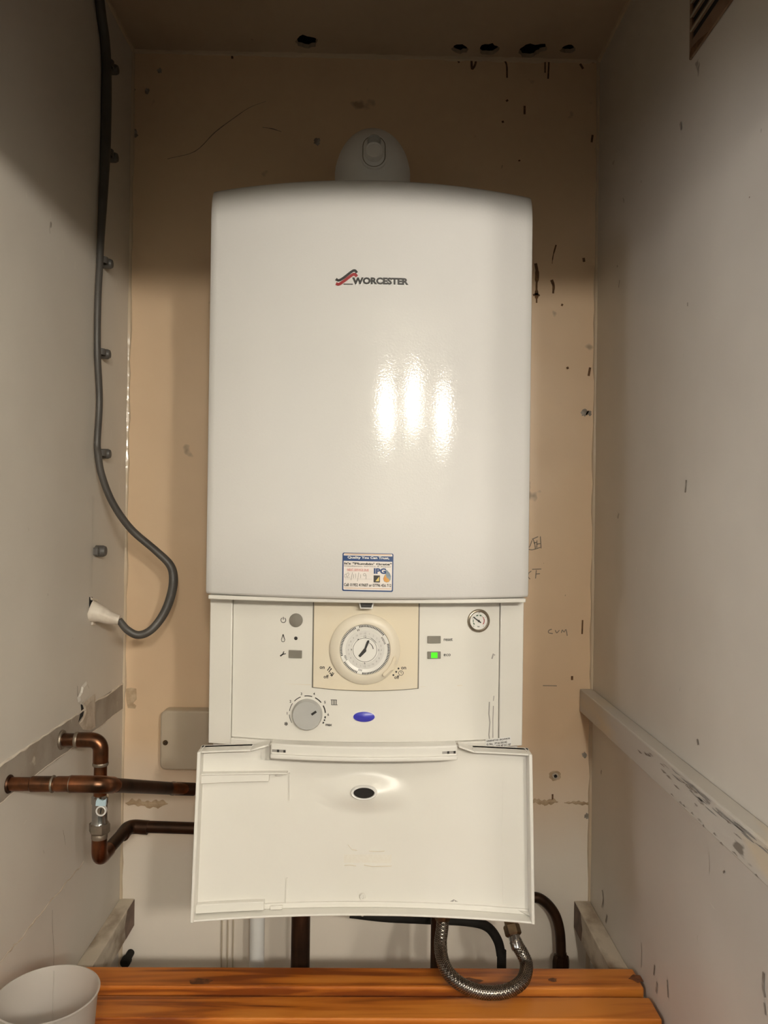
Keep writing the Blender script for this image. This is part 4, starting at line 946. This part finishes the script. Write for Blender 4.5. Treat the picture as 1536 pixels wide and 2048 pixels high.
obj('upper_cap', MB().lathe([(14*kp, 0), (14*kp, .009), (12.5*kp, .010), (11*kp, .009), (10.5*kp, .0075), (0, .0075)], PU, 28), 'knob', flue)
obj('lower_cap', MB().lathe([(18*kp, 0), (18*kp, .015), (16.5*kp, .017), (14*kp, .017), (13*kp, .0162), (0, .0162)], PL, 32), 'white', flue)

# ------------------------------------------------------------------ junction box cover on the back wall
j0 = at(319, 1540, -.028); j1 = at(400, 1422, -.028); jw = .15; jh = j1.z-j0.z
jb = thing('junction_box', 'beige rounded blanking cover box on the back wall behind the boiler', 'box', (j0.x+jw/2, 0, j0.z))
def rrect(w_, h_, r, x=0, z=0):
    p = []
    for cx, cz, a0 in ((w_-r, h_-r, 0), (r, h_-r, 90), (r, r, 180), (w_-r, r, 270)):
        for k in range(6): a = math.radians(a0+18*k); p.append((x+cx+r*math.cos(a), z+cz+r*math.sin(a)))
    return p
obj('cover', MB().poly(rrect(jw, jh, .010), .001, .028, lambda x, n, z: (j0.x+x, -n, j0.z+z)), 'boxcover', jb, bevel=.003, segs=3)
sp_ = at(331, 1485, -.028); SFm = at_frame((sp_.x, -.028, sp_.z))
obj('screw_notch', MB().poly([(-.006, -.006), (.004, -.006), (.007, -.002), (.007, .003), (.004, .006), (-.006, .006)], -.001, .0003, SFm), 'boxcover', jb, smooth=False)
s_ = obj('screw', MB().lathe([(.0042, -.001), (.0042, .0016), (.0030, .0026), (0, .0028)], SFm, 18), 'brass', jb)
obj('screw_slot', MB().stroke([(-.0026, -.0020), (.0026, .0020)], .0009, .0031, SFm), 'ink', s_, smooth=False)

# ------------------------------------------------------------------ copper pipework on the left
yA = atx(121, 1480, XL).y; pA0 = at(121, 1480, yA); eA = at(201, 1480, yA)
zbot = at(198, 1729, yA).z; xA = at(200, 1600, yA).x
z1A = eA.z
yBk = -.172
# the diagonal run goes straight back at one height, then turns right behind the boiler
pA = thing('copper_pipe', 'copper pipe bending down from the left wall through a chrome valve', 'pipe', (XL, yA, zbot))
zrun = zbot+.006
yturn = min(-.06, atz(258, 1655, zrun).y)
path = fillet([(XL-.01, yA, z1A), (xA, yA, z1A), (xA, yA, zrun), (xA+.006, yturn, zrun+.002), (XO-.12, yturn, zrun-.004)], .020, 10)
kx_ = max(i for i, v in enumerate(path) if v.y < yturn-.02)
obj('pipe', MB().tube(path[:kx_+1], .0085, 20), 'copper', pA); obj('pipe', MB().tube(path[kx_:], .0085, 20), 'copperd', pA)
def ring(parent, a, b, r, m='copper', name='coupling', lipr=0):
    a, b = Vector(a), Vector(b); d = (b-a).normalized(); L_ = (b-a).length
    pts = [a, a+d*.0015, a+d*L_*.5, b-d*.0015, b]; return obj(name, MB().tube(pts, [r*.93, r+lipr, r, r+lipr, r*.93], 22), m, parent)
el = fillet([(xA-.030, yA, z1A), (xA, yA, z1A), (xA, yA, z1A-.032)], .021, 10)
obj('elbow', MB().tube([el[0]-Vector((.002, 0, 0))]+el+[el[-1]-Vector((0, 0, .002))], [.0098]+[.0100]*len(el)+[.0098], 22), 'copper', pA)
ring(pA, (XL, yA, z1A), (XL+.004, yA, z1A), .0128, 'solder', 'wall_collar')
ring(pA, (xA-.034, yA, z1A), (xA-.029, yA, z1A), .0105, 'solder', 'solder_joint'); ring(pA, (xA, yA, z1A-.029), (xA, yA, z1A-.034), .0105, 'solder', 'solder_joint')
el = fillet([(xA, yA, zrun+.030), (xA, yA, zrun), (xA+.001, yA+.032, zrun)], .020, 10)
obj('elbow', MB().tube(el, .0100, 22), 'copper', pA); ring(pA, (xA, yA, zrun+.028), (xA, yA, zrun+.036), .0104, 'solder', 'solder_joint')
xx = xA+.006
el = fillet([(xx-.0012, yturn-.026, zrun), (xx, yturn, zrun+.002), (xx+.028, yturn, zrun)], .020, 10); obj('elbow', MB().tube(el, .0100, 22), 'copperd', pA)
zv0 = at(200, 1590, yA).z; zv1 = at(200, 1668, yA).z
VT = lambda x, n, z: (xA+x, yA+z, n)
valve = obj('isolating_valve', MB().lathe([(.0085, zv0), (.0110, zv0-.002), (.0110, zv0-.010), (.0100, zv0-.012), (.0100, zv0-.034), (.0112, zv0-.037)], VT, 24), 'chrome', pA)
valve['label'] = 'chrome isolating valve body'
obj('nut', MB().lathe([(.0112, zv0-.036), (.0140, zv0-.038), (.0140, zv1+.004), (.0115, zv1+.001), (.0085, zv1)], VT, 6), 'solder', valve, ang=20)
lb = at(201, 1604, yA-.011); M_['ltblue'] = mat('pale blue label', (0.45, 0.60, 0.68), 0.3, col2=(0.5, 0.65, 0.72), scale=60)
obj('valve_label', MB().poly([(-.0062, -.0050), (.0070, -.0050), (.0074, .0045), (.0030, .0015), (-.0040, .0048), (-.0058, .0010)], -.003, .0006, at_frame((lb.x, yA-.0112, lb.z))), 'ltblue', valve, smooth=False)
vs_ = at(201, 1623, yA-.012); VSF = at_frame((vs_.x, yA-.0098, vs_.z), Vector((0, -1, 0)))
obj('valve_screw', MB().lathe([(.0068, -.004), (.0068, .0012), (.0056, .0016), (.0050, .0006), (0, .0006)], VSF, 24), 'white', valve)
obj('screw_recess', MB().lathe([(.0048, 0), (.0048, .0010), (0, .0010)], VSF, 20), 'solder', valve)
obj('screw_slot', MB().stroke([(-.0005, -.0034), (.0005, .0034)], .0018, .0013, VSF), 'ink', valve, smooth=False)
yB = atx(16, 1568, XL).y; b0_ = at(10, 1568, yB); b1_ = at(205, 1569, yB); b2_ = at(345, 1577, -.235); b3_ = at(430, 1580, -.20)
pB = thing('copper_pipe', 'copper pipe with couplings crossing in front of the chrome valve to the boiler', 'pipe', (XL, yB, b0_.z))
obj('pipe', MB().tube(fillet([(XL-.01, yB, b0_.z), b1_, b2_, b3_], .02, 10), .0078, 20), 'copper', pB)
d01 = (b1_-b0_).normalized()
q = lambda px: at(px, 1568, yB)
obj('coupling', MB().tube([q(62), q(64), q(104), q(106)], [.0080, .0088, .0088, .0080], 22), 'copper', pB)
obj('coupling', MB().tube([q(112), q(115), q(136), q(142), q(150), q(165)], [.0082, .0088, .0088, .0096, .0096, .0094], 22), 'copper', pB)
dd = (b2_-b1_).normalized()
obj('elbow', MB().tube(fillet([q(158), b1_, b1_+dd*.022], .02, 8), .0096, 22), 'copper', pB)
for a_, b_ in ((104, 108), (140, 144)): ring(pB, q(a_), q(b_), .0098, 'solder', 'solder_joint')
dp_ = (b2_-b1_); obj('dark_sleeve', MB().tube([b1_+dp_*.16, b1_+dp_*.162, b2_-dp_*.02, b2_], [.0079, .0082, .0082, .0079], 20), 'copperd', pB)
ring(pB, b2_, b2_+dp_.normalized()*.004, .0092, 'solder', 'solder_joint'); obj('coupling', MB().tube([b2_+dp_.normalized()*.004, b2_.lerp(b3_, .5)], .0088, 20), 'copperd', pB)
ring(pB, (XL, yB, b0_.z), (XL+.003, yB, b0_.z), .0105, 'copperd', 'wall_collar')

# ------------------------------------------------------------------ pipes below the boiler
zlow = 0.35
def vpipe(name, lab, px, py, y, r, m, ztopv, cat='pipe'):
    p = at(px, py, y); o = obj(name, MB().tube([(p.x, y, zlow), (p.x, y, (zlow+ztopv)/2), (p.x, y, ztopv)], r, 22), m); return tag(o, lab, cat)
zunder = Z0-.301
vpipe('waste_pipe', 'white plastic pipe running down the wall below the boiler', 514, 1885, -.055, .0118, 'white', zunder)
vpipe('copper_pipe', 'thick dark brown vertical pipe below the middle left of the boiler', 601, 1885, -.15, .0140, 'copperd', zunder)
for px, lab in ((443, 'leftmost of the thin grey wires hanging under the left of the flap'), (455, 'middle one of the thin grey wires under the left of the flap'), (466, 'rightmost of the thin grey wires beside the white pipe')):
    p = at(px, 1885, -.006); pts = [(p.x+random.uniform(-.0015, .0015), -.006, z) for z in (zunder-.02, zunder-.15, zunder-.25, zunder-.4, .4)]
    pts = [(p.x-.004, -.03, zunder)]+pts
    tag(obj('thin_wire', MB().tube(spline(pts, 6), .0013, 8), 'boxcover'), lab, 'wire', 'thin wires below the boiler')
# right bend: copper pipe curving down the wall into a fitting
yR = -.030; pr = [at(a, b_, yR) for a, b_ in ((1000, 1796), (1060, 1794), (1085, 1800), (1108, 1825), (1119, 1860), (1122, 1905), (1123, 1945))]
pR = thing('copper_pipe', 'dark copper pipe curving down beside the right bearer into a fitting', 'pipe', tuple(pr[-1]))
obj('pipe', MB().tube(spline(pr+[Vector((pr[-1].x, yR, .4))], 8), .0082, 20), 'copperd', pR)
p = at(1122, 1915, yR); obj('compression_nut', MB().lathe([(.009, p.z+.004), (.0125, p.z+.002), (.0138, p.z-.006), (.0138, p.z-.030), (.009, p.z-.034)], lambda x, n, z: (p.x+x, yR+z, n), 8), 'copperd', pR, ang=20)
# dark bend between the hose legs
pk = [at(a, b_, -.10) for a, b_ in ((700, 1826), (770, 1834), (850, 1838), (930, 1842), (972, 1852), (994, 1878), (1002, 1910), (1003, 1945))]
o = obj('drain_pipe', MB().tube(spline(pk+[Vector((pk[-1].x, -.10, .4))], 8), .0072, 18), 'rubber'); tag(o, 'black drain pipe bending down between the two legs of the braided hose', 'pipe')
# braided filling loop
hb = [(886, 1800, -.20), (885, 1850, -.215), (881, 1890, -.235), (888, 1930, -.265), (910, 1960, -.285), (946, 1980, -.298), (984, 1986, -.304), (1020, 1980, -.298), (1046, 1960, -.280), (1053, 1930, -.250), (1045, 1908, -.240), (1036, 1893, -.232), (1030, 1880, -.228)]
hpth = [at(*q_) for q_ in hb]
for v in hpth: v.z = max(v.z, ZS+.0092)
hp_ = spline(hpth, 12); RHs = .0086
hose = thing('filling_hose', 'braided steel hose looping under the boiler onto the shelf', 'hose', tuple(hpth[6]))
obj('core', MB().tube(hp_, RHs-.0006, 18), 'rubber', hose)
def braid():
    n = len(hp_); tg = [(hp_[min(n-1, i+1)]-hp_[max(0, i-1)]).normalized() for i in range(n)]; u = tg[0].orthogonal().normalized(); fr_ = []
    L_ = [0]
    for i in range(n):
        u = (u-tg[i]*u.dot(tg[i])).normalized(); fr_.append((u.copy(), tg[i].cross(u)))
        if i: L_.append(L_[-1]+(hp_[i]-hp_[i-1]).length)
    tot = L_[-1]; g = MB(); N = 520
    samp = []
    j = 0
    for k in range(N+1):
        s_ = tot*k/N
        while j < n-2 and L_[j+1] < s_: j += 1
        f = (s_-L_[j])/max(1e-9, L_[j+1]-L_[j]); samp.append((hp_[j].lerp(hp_[j+1], f), fr_[j][0].lerp(fr_[j+1][0], f).normalized(), fr_[j][1].lerp(fr_[j+1][1], f).normalized(), s_))
    for d in (1, -1):
        for w_ in range(12):
            vs = []; fs = []; ph = 2*math.pi*w_/12
            for k, (p, a, b_, s_) in enumerate(samp):
                th = ph+d*s_*2*math.pi/.034; wv = RHs+.00025*math.sin(th*6*d+s_*2*math.pi/.034*6+(0 if d > 0 else math.pi))
                for dt in (-.11, .11):
                    vs.append(p+(a*math.cos(th+dt)+b_*math.sin(th+dt))*wv)
                if k: fs.append((2*k-2, 2*k-1, 2*k+1, 2*k))
            b0 = len(g.v); g.v += vs; g.f += [tuple(b0+i for i in q_) for q_ in fs]
    return obj('braid', g, 'steel', hose, kind='stuff', smooth=True)
braid()
e1 = hpth[-1]; dr = (at(1022, 1850, -.215)-e1).normalized()
obj('ferrule', MB().tube([e1-dr*.012, e1-dr*.010, e1+dr*.004, e1+dr*.006], [.0072, .0080, .0080, .0074], 20), 'chrome', hose)
obj('nut', MB().tube([e1+dr*.005, e1+dr*.007, e1+dr*.018, e1+dr*.020], [.0095, .0115, .0115, .0100], 6), 'brass', hose, ang=20)
obj('tail_pipe', MB().tube([e1+dr*.020, e1+dr*.026, e1+dr*.028, e1+dr*.075], [.0085, .0085, .0100, .0100], 18), 'brass', hose)
e0 = hpth[0]; obj('nut', MB().tube([hpth[1]+Vector((0, 0, .004)), hpth[1]+Vector((0, .002, .008)), e0], [.0082, .0110, .0110], 6), 'brass', hose, ang=20)
pm = at(872, 1885, -.165)
tag(obj('copper_pipe', MB().tube([(pm.x, -.165, zlow), (pm.x, -.165, .6), (pm.x, -.165, zunder)], .0080, 18), 'copperd'), 'thin dark copper pipe standing behind the left leg of the braided hose', 'pipe')

bp_ = at(250, 1926, -.03)
pc_ = thing('pipe_cap', 'small black capped pipe end low on the wall beside the left bearer', 'pipe', (bp_.x, -.03, bp_.z))
obj('pipe_end', MB().tube([(bp_.x, -.0005, bp_.z), (bp_.x, -.022, bp_.z)], .0062, 16), 'rubber', pc_)
obj('cap', MB().lathe([(.0082, .020), (.0082, .030), (.006, .033), (0, .034)], lambda x, n, z: (bp_.x+x, -n, bp_.z+z), 18), 'rubber', pc_)

# ------------------------------------------------------------------ frosted tub on the shelf
hT = .125; zr = ZS+hT; cT = atz(95, 1987, zr); rT = 98*((cT-CAM).dot(fw))/F
tub = thing('plastic_tub', 'frosted white plastic tub standing on the shelf by the left wall', 'tub', (cT.x, cT.y, ZS))
prof = [(0, .002), (rT*.76, .002), (rT*.80, .006), (rT*.97, hT-.004), (rT, hT-.002), (rT+.0008, hT), (rT-.0008, hT+.0006), (rT-.0022, hT-.003), (rT*.78-.001, .008), (rT*.74, .0045), (0, .0045)]
obj('wall', MB().lathe(prof, lambda x, n, z: (cT.x+x, cT.y+z, ZS+n), 64), 'frost', tub, ang=60)
a_ = math.radians(105)
obj('mould_seam', MB().tube([(cT.x+(rT*k-.0016)*math.cos(a_), cT.y+(rT*k-.0016)*math.sin(a_), ZS+z) for k, z in ((.79, .012), (.985, hT-.004))], .0007, 8), 'frost', tub)

# ------------------------------------------------------------------ the wall lamp of the room, behind the camera
wlamp = thing('wall_lamp', 'three-bulb wall lamp in the room facing the cupboard', 'lamp', (.8, -2.44, Z0+.40))
obj('back_plate', MB().box(.2, 1.18, -2.4595, -2.445, Z0+.35, Z0+.45), 'lampw', wlamp, bevel=.004)
for i, (x, y, z) in enumerate(LAMPS):
    obj('arm', MB().tube([(x, -2.45, Z0+z), (x, y-.05, Z0+z)], .008, 10), 'lampw', wlamp)
    obj('lamp_holder', MB().tube([(x, y-.10, Z0+z), (x, y-.05, Z0+z)], [.018, .022], 16), 'lampw', wlamp)
    d = bpy.data.lights.new('bulb', 'POINT'); d.energy = LAMP_W[i]; d.color = LAMP_COL; d.shadow_soft_size = .045
    o = bpy.data.objects.new('bulb', d); C.objects.link(o); o.location = (x, y, Z0+z)
    par(o, wlamp)
